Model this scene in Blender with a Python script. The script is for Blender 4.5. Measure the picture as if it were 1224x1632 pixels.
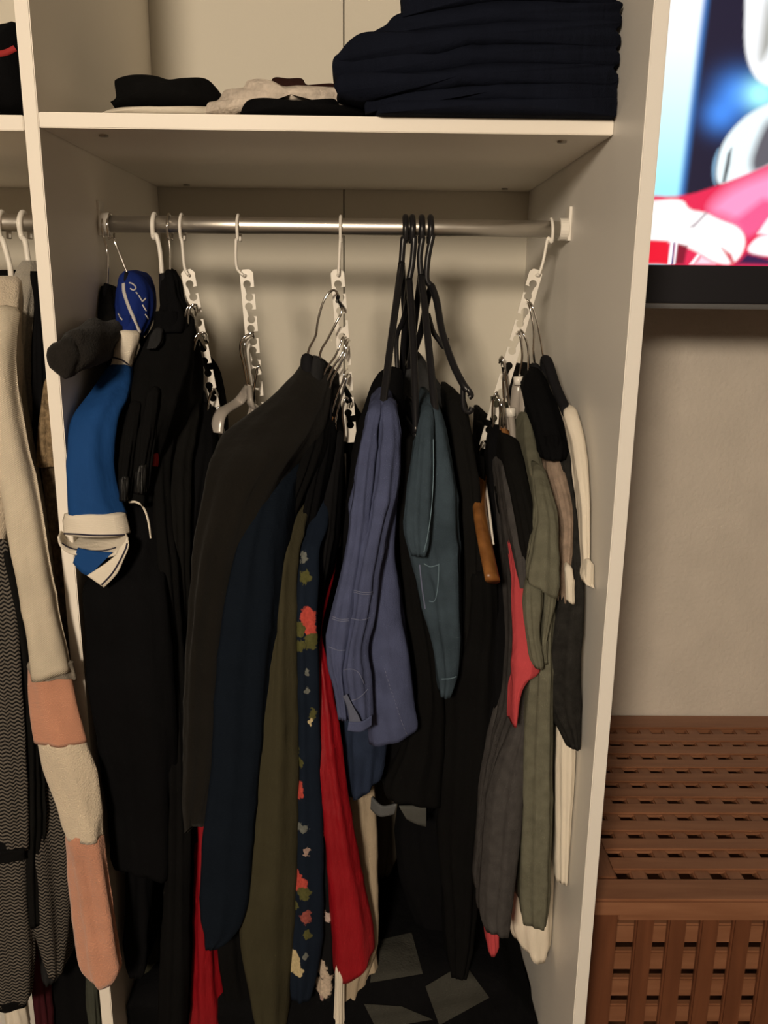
import bpy, bmesh, math, random
from mathutils import Vector, Matrix, noise
from mathutils.bvhtree import BVHTree
from mathutils.geometry import tessellate_polygon

for o in list(bpy.data.objects):
    bpy.data.objects.remove(o, do_unlink=True)
S = bpy.context.scene
COL = S.collection

# ------------------------------------------------------------------ camera
CAM = Vector((0.4166, -1.1419, 1.4157))
YAW, PITCH, ROLL, FPX = 0.0139, 0.2483, 0.0110, 1354.6
_f = Vector((math.sin(YAW)*math.cos(PITCH), math.cos(YAW)*math.cos(PITCH), -math.sin(PITCH)))
_r0 = Vector((math.cos(YAW), -math.sin(YAW), 0)); _u0 = _r0.cross(_f)
_r = _r0*math.cos(ROLL) + _u0*math.sin(ROLL); _u = _u0*math.cos(ROLL) - _r0*math.sin(ROLL)
cd = bpy.data.cameras.new('camera'); cam = bpy.data.objects.new('camera', cd); COL.objects.link(cam)
cd.sensor_fit = 'HORIZONTAL'; cd.sensor_width = 36; cd.lens = 36*FPX/1224; cd.clip_start = 0.01
M = Matrix((_r, _u, -_f)).transposed().to_4x4(); M.translation = CAM; cam.matrix_world = M
S.camera = cam

# ------------------------------------------------------------------ world, light, exposure
wd = bpy.data.worlds.new('world'); S.world = wd; wd.use_nodes = True
wd.node_tree.nodes['Background'].inputs[0].default_value = (0.5, 0.42, 0.34, 1)
wd.node_tree.nodes['Background'].inputs[1].default_value = 0.05
LAMP_POS = Vector((-0.22, -2.75, 2.07)); LAMP_W = 262; LAMP_COL = (1.0, 0.83, 0.63)
S.view_settings.view_transform = 'Standard'; S.view_settings.look = 'None'
S.view_settings.gamma = 1; S.view_settings.use_curve_mapping = False
S.view_settings.exposure = 0.0

# ------------------------------------------------------------------ helpers
def ray(x, y):
    return (_f + _r*((x-612)/FPX) - _u*((y-816)/FPX))
def at(x, y, Y):
    """point of the photo on the plane at depth Y"""
    d = ray(x, y); return CAM + d*((Y-CAM.y)/d.y)
def px(P):
    d = P-CAM; z = d.dot(_f); return 612+FPX*d.dot(_r)/z, 816-FPX*d.dot(_u)/z
def tag(o, label=None, cat=None, group=None, kind=None):
    if label: o['label'] = label
    if cat: o['category'] = cat
    if group: o['group'] = group
    if kind: o['kind'] = kind
    return o
def obj(name, verts, faces, mat=None, parent=None, smooth=True):
    me = bpy.data.meshes.new(name); me.from_pydata([tuple(v) for v in verts], [], faces)
    bm = bmesh.new(); bm.from_mesh(me); bmesh.ops.recalc_face_normals(bm, faces=bm.faces); bm.to_mesh(me); bm.free()
    if smooth: me.polygons.foreach_set('use_smooth', [True]*len(me.polygons))
    o = bpy.data.objects.new(name, me); COL.objects.link(o)
    if mat: me.materials.append(mat)
    if parent: child(o, parent)
    return o
def child(o, parent):
    o.parent = parent
    o.matrix_parent_inverse = Matrix.Translation(-parent.location)
    return o
def empty(name, loc, label=None, cat=None, group=None):
    e = bpy.data.objects.new(name, None); COL.objects.link(e); e.location = loc; e.empty_display_size = .05
    return tag(e, label, cat, group)
def boxv(x0, x1, y0, y1, z0, z1):
    v = [(x, y, z) for z in (z0, z1) for y in (y0, y1) for x in (x0, x1)]
    f = [(0,2,3,1),(4,5,7,6),(0,1,5,4),(2,6,7,3),(0,4,6,2),(1,3,7,5)]
    return v, f
def box(name, x0, x1, y0, y1, z0, z1, mat, parent=None, bev=0.0):
    v, f = boxv(x0, x1, y0, y1, z0, z1)
    o = obj(name, v, f, mat, parent, smooth=False)
    if bev:
        bm = bmesh.new(); bm.from_mesh(o.data)
        bmesh.ops.bevel(bm, geom=bm.edges[:], offset=bev, segments=2, affect='EDGES')
        bm.to_mesh(o.data); bm.free()
    return o
def spline(pts, n):
    """Catmull-Rom through tuples/vectors of any dimension -> n samples"""
    P = [list(p) for p in pts]; m = len(P)
    if m == 2: P = [P[0], [(a+b)/2 for a, b in zip(*P)], P[1]]; m = 3
    out = []
    for i in range(n):
        t = i/(n-1)*(m-1); k = min(int(t), m-2); s = t-k
        p0, p1, p2, p3 = P[max(k-1,0)], P[k], P[k+1], P[min(k+2,m-1)]
        out.append([.5*((2*b)+(c-a)*s+(2*a-5*b+4*c-d)*s*s+(-a+3*b-3*c+d)*s**3) for a,b,c,d in zip(p0,p1,p2,p3)])
    return out
def tubev(pts, r, n=8, seg=None, flat=1.0, base=0, r2=None, raw=False):
    Q = [Vector(p) for p in (pts if raw else spline([tuple(p) for p in pts], seg or max(6, 5*len(pts))))]
    V, F = [], []; up = None
    for i, p in enumerate(Q):
        t = (Q[min(i+1,len(Q)-1)]-Q[max(i-1,0)]).normalized()
        if up is None: up = t.orthogonal().normalized()
        up = (up-t*up.dot(t)).normalized(); s = t.cross(up)
        rr = r if r2 is None else r+(r2-r)*i/(len(Q)-1)
        for k in range(n):
            a = 2*math.pi*k/n; V.append(p+up*(rr*math.cos(a))+s*(rr*flat*math.sin(a)))
    for i in range(len(Q)-1):
        for k in range(n):
            a = i*n+k; b = i*n+(k+1)%n; F.append((base+a, base+b, base+b+n, base+a+n))
    F.append(tuple(base+k for k in range(n))); F.append(tuple(base+(len(Q)-1)*n+k for k in range(n)))
    return V, F
def tube(name, pts, r, mat, parent=None, n=8, seg=None, flat=1.0, r2=None, raw=False):
    V, F = tubev(pts, r, n, seg, flat, 0, r2, raw); return obj(name, V, F, mat, parent)

# ------------------------------------------------------------------ materials
def newmat(name):
    m = bpy.data.materials.new(name); m.use_nodes = True
    nt = m.node_tree; return m, nt, nt.nodes['Principled BSDF']
def lin(c):
    return tuple(((v/255)/12.92 if v/255 <= .04045 else ((v/255+.055)/1.055)**2.4) for v in c)
def plain(name, col, rough=.5, metal=0, spec=.5, bump=0, bscale=200, var=0, trans=0):
    m, nt, b = newmat(name)
    b.inputs['Base Color'].default_value = (*col, 1); b.inputs['Roughness'].default_value = rough
    b.inputs['Metallic'].default_value = metal; b.inputs['Specular IOR Level'].default_value = spec
    if trans: b.inputs['Transmission Weight'].default_value = trans
    if bump or var:
        tc = nt.nodes.new('ShaderNodeTexCoord'); n = nt.nodes.new('ShaderNodeTexNoise')
        n.inputs['Scale'].default_value = bscale; n.inputs['Detail'].default_value = 4
        nt.links.new(tc.outputs['Object'], n.inputs['Vector'])
        if bump:
            bp = nt.nodes.new('ShaderNodeBump'); bp.inputs['Strength'].default_value = bump; bp.inputs['Distance'].default_value = .002
            nt.links.new(n.outputs['Fac'], bp.inputs['Height']); nt.links.new(bp.outputs['Normal'], b.inputs['Normal'])
        if var: varcol(nt, b, tc, col, var, bscale*.1)
    return m
def varcol(nt, b, tc, col, var, scale):
    n = nt.nodes.new('ShaderNodeTexNoise'); n.inputs['Scale'].default_value = scale; n.inputs['Detail'].default_value = 3
    nt.links.new(tc.outputs['Object'], n.inputs['Vector'])
    mr = nt.nodes.new('ShaderNodeMapRange'); mr.inputs[1].default_value = .3; mr.inputs[2].default_value = .7
    mr.inputs[3].default_value = 1-var; mr.inputs[4].default_value = 1+var
    nt.links.new(n.outputs['Fac'], mr.inputs[0])
    mx = nt.nodes.new('ShaderNodeVectorMath'); mx.operation = 'SCALE'; mx.inputs[0].default_value = col
    nt.links.new(mr.outputs[0], mx.inputs['Scale']); nt.links.new(mx.outputs[0], b.inputs['Base Color'])
    return mx
def fabric(name, col, rough=.92, weave=900, bump=.25, var=.12, spec=.06, sheen=.0, stripe=None, vscale=14, wr=.5):
    """woven or knitted cloth: fine weave relief, soft wrinkle relief and slight dye variation"""
    m, nt, b = newmat(name); L = nt.links.new
    b.inputs['Roughness'].default_value = rough; b.inputs['Specular IOR Level'].default_value = spec
    if sheen: b.inputs['Sheen Weight'].default_value = sheen; b.inputs['Sheen Roughness'].default_value = .6
    tc = nt.nodes.new('ShaderNodeTexCoord'); varcol(nt, b, tc, col, var, vscale)
    mp = nt.nodes.new('ShaderNodeMapping'); mp.inputs['Scale'].default_value = (1, 1, .28); L(tc.outputs['Object'], mp.inputs['Vector'])
    n1 = nt.nodes.new('ShaderNodeTexNoise'); n1.inputs['Scale'].default_value = 45; n1.inputs['Detail'].default_value = 3; L(mp.outputs[0], n1.inputs['Vector'])
    b1 = nt.nodes.new('ShaderNodeBump'); b1.inputs['Strength'].default_value = wr; b1.inputs['Distance'].default_value = .006; L(n1.outputs['Fac'], b1.inputs['Height'])
    if stripe:       # knit: rows of stitches
        mp2 = nt.nodes.new('ShaderNodeMapping'); mp2.inputs['Rotation'].default_value = (0, stripe[1], 0); L(tc.outputs['Object'], mp2.inputs['Vector'])
        n2 = nt.nodes.new('ShaderNodeTexWave'); n2.bands_direction = 'Z'; n2.inputs['Scale'].default_value = stripe[0]
        n2.inputs['Distortion'].default_value = 2.2; n2.inputs['Detail Scale'].default_value = 5; n2.inputs['Detail'].default_value = 2; L(mp2.outputs[0], n2.inputs['Vector'])
    else:
        n2 = nt.nodes.new('ShaderNodeTexNoise'); n2.inputs['Scale'].default_value = weave; n2.inputs['Detail'].default_value = 2; L(tc.outputs['Object'], n2.inputs['Vector'])
    b2 = nt.nodes.new('ShaderNodeBump'); b2.inputs['Strength'].default_value = bump; b2.inputs['Distance'].default_value = .002
    L(n2.outputs['Fac'], b2.inputs['Height']); L(b1.outputs['Normal'], b2.inputs['Normal']); L(b2.outputs['Normal'], b.inputs['Normal'])
    return m
def wood(name, c1, c2, axis, rough=.45):
    m, nt, b = newmat(name); L = nt.links.new
    tc = nt.nodes.new('ShaderNodeTexCoord'); mp = nt.nodes.new('ShaderNodeMapping')
    sc = [22, 22, 22]; sc['XYZ'.index(axis)] = 2.0; mp.inputs['Scale'].default_value = sc
    L(tc.outputs['Object'], mp.inputs['Vector'])
    oi = nt.nodes.new('ShaderNodeObjectInfo'); ad = nt.nodes.new('ShaderNodeVectorMath'); ad.operation = 'ADD'
    sx = nt.nodes.new('ShaderNodeVectorMath'); sx.operation = 'SCALE'; sx.inputs[0].default_value = (7, 5, 9)
    L(oi.outputs['Random'], sx.inputs['Scale']); L(mp.outputs[0], ad.inputs[0]); L(sx.outputs[0], ad.inputs[1])
    n = nt.nodes.new('ShaderNodeTexNoise'); n.inputs['Scale'].default_value = 2.2; n.inputs['Detail'].default_value = 7; n.inputs['Distortion'].default_value = .6
    L(ad.outputs[0], n.inputs['Vector'])
    r = nt.nodes.new('ShaderNodeValToRGB'); r.color_ramp.elements[0].position = .3; r.color_ramp.elements[1].position = .72
    r.color_ramp.elements[0].color = (*c1, 1); r.color_ramp.elements[1].color = (*c2, 1)
    L(n.outputs['Fac'], r.inputs[0]); L(r.outputs[0], b.inputs['Base Color']); b.inputs['Roughness'].default_value = rough
    bp = nt.nodes.new('ShaderNodeBump'); bp.inputs['Strength'].default_value = .15; bp.inputs['Distance'].default_value = .001
    L(n.outputs['Fac'], bp.inputs['Height']); L(bp.outputs['Normal'], b.inputs['Normal'])
    return m
def zigzag(name, c1, c2, sz, amp, kx):
    """knit of thin zig-zag rows"""
    m, nt, b = newmat(name); L = nt.links.new
    def mt(op, a, bb=None):
        n = nt.nodes.new('ShaderNodeMath'); n.operation = op
        for i, v in enumerate((a, bb)):
            if v is None: continue
            if isinstance(v, (int, float)): n.inputs[i].default_value = v
            else: L(v, n.inputs[i])
        return n.outputs[0]
    tc = nt.nodes.new('ShaderNodeTexCoord'); sp = nt.nodes.new('ShaderNodeSeparateXYZ'); L(tc.outputs['Object'], sp.inputs[0])
    xy = mt('ADD', sp.outputs[0], sp.outputs[1])
    tri = mt('PINGPONG', mt('MULTIPLY', xy, kx), 1.0)
    ph = mt('ADD', mt('MULTIPLY', sp.outputs[2], sz), mt('MULTIPLY', tri, amp))
    band = mt('PINGPONG', ph, 1.0)
    r = nt.nodes.new('ShaderNodeValToRGB'); r.color_ramp.elements[0].position = .42; r.color_ramp.elements[1].position = .58
    r.color_ramp.elements[0].color = (*c1, 1); r.color_ramp.elements[1].color = (*c2, 1); L(band, r.inputs[0]); L(r.outputs[0], b.inputs['Base Color'])
    bp = nt.nodes.new('ShaderNodeBump'); bp.inputs['Strength'].default_value = .4; bp.inputs['Distance'].default_value = .002
    L(band, bp.inputs['Height']); L(bp.outputs['Normal'], b.inputs['Normal']); b.inputs['Roughness'].default_value = .95; b.inputs['Specular IOR Level'].default_value = .1
    return m
def floral(name, base, blobs):
    """cloth with a printed pattern: blobs = [(centre, radius, colour, roughness of outline)]"""
    m = fabric(name, base, weave=1200, bump=.12, wr=.3, var=.1); nt = m.node_tree; L = nt.links.new; b = nt.nodes['Principled BSDF']
    tc = nt.nodes.new('ShaderNodeTexCoord')
    n = nt.nodes.new('ShaderNodeTexNoise'); n.inputs['Scale'].default_value = 130; n.inputs['Detail'].default_value = 2; L(tc.outputs['Object'], n.inputs['Vector'])
    sb = nt.nodes.new('ShaderNodeVectorMath'); sb.operation = 'SUBTRACT'; L(n.outputs['Color'], sb.inputs[0]); sb.inputs[1].default_value = (.5, .5, .5)
    sc = nt.nodes.new('ShaderNodeVectorMath'); sc.operation = 'SCALE'; sc.inputs['Scale'].default_value = .016; L(sb.outputs[0], sc.inputs[0])
    ad = nt.nodes.new('ShaderNodeVectorMath'); ad.operation = 'ADD'; L(tc.outputs['Object'], ad.inputs[0]); L(sc.outputs[0], ad.inputs[1])
    src = b.inputs['Base Color'].links[0].from_socket
    n3 = nt.nodes.new('ShaderNodeTexNoise'); n3.inputs['Scale'].default_value = 240; L(tc.outputs['Object'], n3.inputs['Vector'])
    for c, rad, col, sq in blobs:
        d0 = nt.nodes.new('ShaderNodeVectorMath'); d0.operation = 'SUBTRACT'; L(ad.outputs[0], d0.inputs[0]); d0.inputs[1].default_value = c
        d1 = nt.nodes.new('ShaderNodeVectorMath'); d1.operation = 'MULTIPLY'; L(d0.outputs[0], d1.inputs[0]); d1.inputs[1].default_value = (1/rad/sq, .6/rad, 1/rad)
        d2 = nt.nodes.new('ShaderNodeVectorMath'); d2.operation = 'LENGTH'; L(d1.outputs[0], d2.inputs[0])
        mr = nt.nodes.new('ShaderNodeMapRange'); mr.inputs[1].default_value = 1.08; mr.inputs[2].default_value = .92; L(d2.outputs['Value'], mr.inputs[0])
        pc = nt.nodes.new('ShaderNodeMix'); pc.data_type = 'RGBA'; pc.inputs[6].default_value = (*[v*.55 for v in col], 1); pc.inputs[7].default_value = (*[min(1, v*1.35) for v in col], 1)
        L(n3.outputs['Fac'], pc.inputs[0])
        mx = nt.nodes.new('ShaderNodeMix'); mx.data_type = 'RGBA'; L(mr.outputs[0], mx.inputs[0]); L(src, mx.inputs[6]); L(pc.outputs[2], mx.inputs[7]); src = mx.outputs[2]
    L(src, b.inputs['Base Color'])
    return m

m_white = plain('white_melamine', (.80, .775, .73), .42, spec=.35, bump=.06, bscale=500)
m_edge = plain('white_edging', (.86, .81, .73), .45, spec=.3)
m_back = plain('white_hardboard', (.66, .625, .54), .6, spec=.25, bump=.05, bscale=300)
m_wall = plain('plaster_wall', (.67, .615, .55), .9, spec=.15, bump=.9, bscale=110, var=.04)
m_room = plain('room_paint', (.11, .097, .084), .9, spec=.1, bump=.2, bscale=80)
m_floor = wood('oak_floor', (.07, .04, .02), (.13, .08, .04), 'Y', .5)
m_rail = plain('brushed_steel', (.70, .67, .62), .38, metal=1)
m_chrome = plain('chrome_wire', (.75, .72, .68), .13, metal=1)
m_wplast = plain('white_plastic', (.80, .77, .71), .35)
m_bplast = plain('black_plastic', (.010, .010, .012), .32, spec=.4)
m_velvet = plain('black_velvet', (.010, .010, .012), .85, spec=.1)
m_clear = plain('smoky_clear_plastic', (.34, .31, .28), .25, spec=.6)
m_hwood = wood('hanger_wood', (.16, .062, .016), (.28, .12, .035), 'Z', .35)
m_pin = plain('metal_fitting', (.35, .32, .28), .4, metal=1)

# ------------------------------------------------------------------ the room
RX0, RX1, RY0, RY1, RZ = -2.3, 2.7, -4.2, .615, 2.5
def struct(*a, **k): return tag(box(*a, **k), kind='structure')
struct('floor', RX0, RX1, RY0, RY1+.1, -.1, 0, m_floor)
struct('ceiling', RX0, RX1, RY0, RY1+.1, RZ, RZ+.1, m_room)
struct('wall_back', RX0, RX1, RY1, RY1+.1, 0, RZ, m_wall)
struct('wall_left', RX0-.1, RX0, RY0, RY1+.1, 0, RZ, m_room)
struct('wall_right', RX1, RX1+.1, RY0, RY1+.1, 0, RZ, m_room)
struct('wall_front', RX0, RX1, RY0-.1, RY0, 0, RZ, m_room)
def lamp():
    e = empty('pendant_lamp', (LAMP_POS.x, LAMP_POS.y, RZ), 'warm pendant lamp hanging from the ceiling behind the viewer', 'lamp')
    V, F = [], []; n = 24
    prof = [(.02, .16), (.05, .155), (.13, .10), (.17, .02), (.165, .02), (.125, .095), (.05, .148)]
    for r, h in prof:
        for k in range(n):
            a = 2*math.pi*k/n; V.append((LAMP_POS.x+r*math.cos(a), LAMP_POS.y+r*math.sin(a), LAMP_POS.z+.205+h))
    for i in range(len(prof)-1):
        for k in range(n): F.append((i*n+k, i*n+(k+1)%n, (i+1)*n+(k+1)%n, (i+1)*n+k))
    obj('lamp_shade', V, F, m_wplast, e)
    tube('cord', [LAMP_POS+Vector((0, 0, .36)), (LAMP_POS.x, LAMP_POS.y, RZ)], .004, m_wplast, e)
    tube('canopy', [(LAMP_POS.x, LAMP_POS.y, RZ-.03), (LAMP_POS.x, LAMP_POS.y, RZ)], .05, m_wplast, e, n=20)
    l = bpy.data.lights.new('lamp_light', 'POINT'); l.energy = LAMP_W; l.color = LAMP_COL; l.shadow_soft_size = .2
    lo = bpy.data.objects.new('lamp_light', l); COL.objects.link(lo); lo.location = LAMP_POS; child(lo, e)
lamp()

# ------------------------------------------------------------------ wardrobe
W, T, D, SH, TOP, PR, RY, RZ0 = .714, .018, .595, 1.614, 2.36, .1285, .2205, 1.518
ward = empty('wardrobe', (W/2, D/2, 0), 'open white wardrobe with two hanging bays and a high shelf', 'wardrobe')
box('side_panel', W, W+T, -PR, D+.004, 0, TOP, m_white, ward, .0012)
box('partition_panel', -T, 0, 0, D, 0.08, TOP-T, m_edge, ward, .0012)
box('side_panel', -.018-.80-T, -.018-.80, -PR, D+.004, 0, TOP, m_white, ward, .0012)
box('top_board', -.818, W, -PR, D, TOP-T, TOP, m_white, ward, .001)
box('base_board', -.818, W, 0, D, .06, .08, m_white, ward, .001)
box('plinth', -.818, W, .03, .05, 0, .06, m_white, ward, .001)
box('shelf', 0.0006, W-.0006, 0, D-.002, SH, SH+T, m_edge, ward, .001)
box('shelf', -.818, -T-.0006, 0, D-.002, SH-.004, SH+T-.004, m_edge, ward, .001)
seam = at(548, 250, D).x
for a, b in ((-.818, -.42), (-.418, -.019), (.0, seam-.0012), (seam+.0012, W)):
    box('back_panel', a, b, D, D+.006, .08, TOP-T, m_back, ward)
def railset(x0, x1):
    r = tube('hanging_rail', [(x0+.012, RY, RZ0), (x1-.012, RY, RZ0)], .0125, m_rail, ward, n=24, seg=4)
    for x, s in ((x0, 1), (x1, -1)):
        V, F = boxv(min(x, x+s*.004), max(x, x+s*.004), RY-.012, RY+.012, RZ0-.017, RZ0+.032)
        v2, f2 = tubev([(x+s*.003, RY, RZ0), (x+s*.016, RY, RZ0)], .0165, 20, 4, base=len(V))
        obj('rail_bracket', V+v2, F+f2, m_wplast, r, smooth=False)
railset(0, W); railset(-.818, -T)
for x in (.066, W-.055, -T-.06):
    for y in (.045, D-.05):
        tube('shelf_fitting', [(x, y, SH+.004), (x, y, SH-.0022)], .006, m_pin, ward, n=12, seg=3)

# ------------------------------------------------------------------ television
def tv():
    Y = .27
    zb, zbb = at(1130, 423, Y).z, at(1130, 484, Y).z; x0 = .775; x1 = x0+1.24; zt = zb+.70
    e = empty('television', ((x0+x1)/2, Y+.03, zbb), 'flat television on the wall showing a bright white, blue and red picture', 'television')
    mb = plain('tv_bezel', (.012, .012, .016), .35); ms = plain('tv_trim', (.35, .36, .38), .3, metal=.8)
    bx = .012
    box('bezel', x0-bx, x1+bx, Y+.002, Y+.03, zbb, zt+bx, mb, e, .002)
    box('trim_strip', x0-bx, x1+bx, Y-.004, Y+.03, zbb-.008, zbb-.0005, ms, e, .002)
    box('back_housing', x0+.1, x1-.1, Y+.03, Y+.062, zbb+.08, zt-.1, mb, e, .004)
    box('wall_mount', (x0+x1)/2-.12, (x0+x1)/2+.12, RY1-.02, RY1, zbb+.25, zbb+.47, mb, e, .002)
    box('mount_arm', (x0+x1)/2-.03, (x0+x1)/2+.03, Y+.06, RY1-.019, zbb+.31, zbb+.41, mb, e, .004)
    # picture painted per vertex on a fine grid
    xs = [x0+.38*i/180 for i in range(181)]+[x0+.38+(x1-x0-.38)*i/40 for i in range(1, 41)]
    zs = [zb+.48*i/200 for i in range(201)]+[zb+.48+(zt-zb-.48)*i/12 for i in range(1, 13)]
    V = [(x, Y, z) for z in zs for x in xs]; nx = len(xs)
    F = [(j*nx+i, j*nx+i+1, (j+1)*nx+i+1, (j+1)*nx+i) for j in range(len(zs)-1) for i in range(nx-1)]
    s = obj('screen', V, F, None, e, smooth=False)
    def poly(p, x, y):      # signed distance, positive inside
        ins = False; d = 1e9; n = len(p)
        for i in range(n):
            (ax, ay), (bx_, by) = p[i], p[(i+1) % n]
            if (ay > y) != (by > y) and x < (bx_-ax)*(y-ay)/(by-ay)+ax: ins = not ins
            ux, uy = bx_-ax, by-ay; t = max(0, min(1, ((x-ax)*ux+(y-ay)*uy)/(ux*ux+uy*uy+1e-9)))
            d = min(d, math.hypot(x-ax-t*ux, y-ay-t*uy))
        return d if ins else -d
    layers = [  # polygon in picture, colour, softness
        ([(1186,-60),(1188,0),(1186,70),(1194,108),(1212,135),(1262,145),(1300,60),(1300,-60)], (250,252,255), 4),
        ([(1224,-20),(1212,60),(1208,95),(1216,98),(1240,60),(1250,-20)], (165,165,160), 9),
        ([(1262,150),(1200,175),(1165,207),(1146,240),(1139,285),(1152,298),(1192,288),(1240,262),(1300,200)], (232,246,250), 4),
        ([(1262,170),(1224,188),(1206,225),(1194,262),(1204,278),(1240,258),(1300,210)], (95,92,100), 8),
        ([(1166,236),(1160,245),(1151,290),(1156,291),(1163,262)], (45,50,55), 3),
        ([(1134,262),(1146,232),(1142,250),(1138,290),(1142,297),(1136,290)], (120,160,190), 3),
        ([(1020,310),(1085,315),(1150,294),(1224,264),(1400,180),(1400,440),(1020,440)], (222,40,80), 3),
        ([(1140,318),(1180,290),(1262,262),(1262,330),(1215,345),(1190,370),(1165,350),(1130,338)], (246,150,195), 14),
        ([(1170,352),(1215,318),(1262,318),(1230,352),(1192,378)], (232,90,140), 7),
        ([(1020,322),(1040,320),(1088,316),(1098,335),(1124,338),(1146,350),(1180,362),(1191,388),(1172,422),(1140,420),(1112,402),(1090,392),(1062,384),(1020,382)], (255,253,252), 3),
        ([(1112,352),(1124,339),(1127,340),(1106,362),(1100,362)], (150,130,140), 3),
        ([(1020,383),(1064,385),(1066,421),(1020,421)], (226,25,50), 2),
        ([(1078,388),(1096,392),(1090,421),(1072,421)], (130,20,45), 3),
        ([(1069,384),(1074,384),(1070,421),(1064,421)], (250,250,255), 1.5),
        ([(1074,386),(1076,386),(1072,421),(1070,421)], (40,40,120), 1),
        ([(1077,386),(1080,386),(1076,421),(1073,421)], (250,250,255), 1.5),
        ([(1112,405),(1116,406),(1105,421),(1099,421)], (250,250,255), 2),
        ([(1118,408),(1140,421),(1108,421)], (240,210,225), 3),
        ([(1150,395),(1165,405),(1172,421),(1166,421)], (200,30,60), 3),
        ([(1186,402),(1205,378),(1224,374),(1300,370),(1300,405),(1224,410)], (250,246,250), 3),
        ([(1207,372),(1224,348),(1300,340),(1300,366),(1224,375)], (250,240,246), 3),
        ([(1174,421),(1190,404),(1224,412),(1300,412),(1300,425)], (55,25,70), 4)]
    def chaikin(p):
        for _ in range(2):
            q = []
            for (ax, ay), (bx2, by2) in zip(p, p[1:]+p[:1]): q += [(ax*.75+bx2*.25, ay*.75+by2*.25), (ax*.25+bx2*.75, ay*.25+by2*.75)]
            p = q
        return p
    layers = [(chaikin(p) if len(p) > 5 else p, c, w) for p, c, w in layers]
    ca = s.data.color_attributes.new('picture', 'FLOAT_COLOR', 'POINT'); data = []
    base = lin((30, 26, 48))
    boxes = [(min(a for a, b in p)-w, max(a for a, b in p)+w, min(b for a, b in p)-w, max(b for a, b in p)+w) for p, c, w in layers]
    for v in V:
        x, y = px(Vector(v)); c = list(base)
        g = math.exp(-((x-1178)/36)**2-((y-150)/34)**2)+.75*math.exp(-((x-1146)/26)**2-((y-185)/26)**2)
        bl = lin((70, 140, 240)); c = [a+(b-a)*min(1, g) for a, b in zip(c, bl)]
        g2 = min(1, 1.1*math.exp(-((x-1212)/26)**2-((y-150)/24)**2)); c = [a+(b-a)*g2 for a, b in zip(c, lin((170, 250, 255)))]
        edge = 1128-y*.125; t = max(0, min(1, (edge+9-x)/20)); t = t*t*(3-2*t)
        k = max(0, min(1, y/300)); wc = [a+(b-a)*k for a, b in zip(lin((252, 255, 255)), lin((165, 235, 248)))]
        q = max(0, min(1, (edge+2-x)/17)); q = q*q*(3-2*q); wc = [a+(b-a)*q for a, b in zip(lin((70, 140, 225)), wc)]
        c = [a+(b-a)*t for a, b in zip(c, wc)]
        for (p, col, sft), bb in zip(layers, boxes):
            if x < bb[0] or x > bb[1] or y < bb[2] or y > bb[3]: continue
            d = poly(p, x, y); t = max(0, min(1, .5+d/(2*sft)))
            if t > 0: c = [a+(b-a)*t for a, b in zip(c, lin(col))]
        data += [*c, 1]
    ca.data.foreach_set('color', data)
    m, nt, b = newmat('tv_picture'); a = nt.nodes.new('ShaderNodeAttribute'); a.attribute_name = 'picture'
    b.inputs['Base Color'].default_value = (.01, .01, .01, 1); b.inputs['Roughness'].default_value = .3
    nt.links.new(a.outputs['Color'], b.inputs['Emission Color']); b.inputs['Emission Strength'].default_value = 1.22
    s.data.materials.append(m)
tv()

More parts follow.
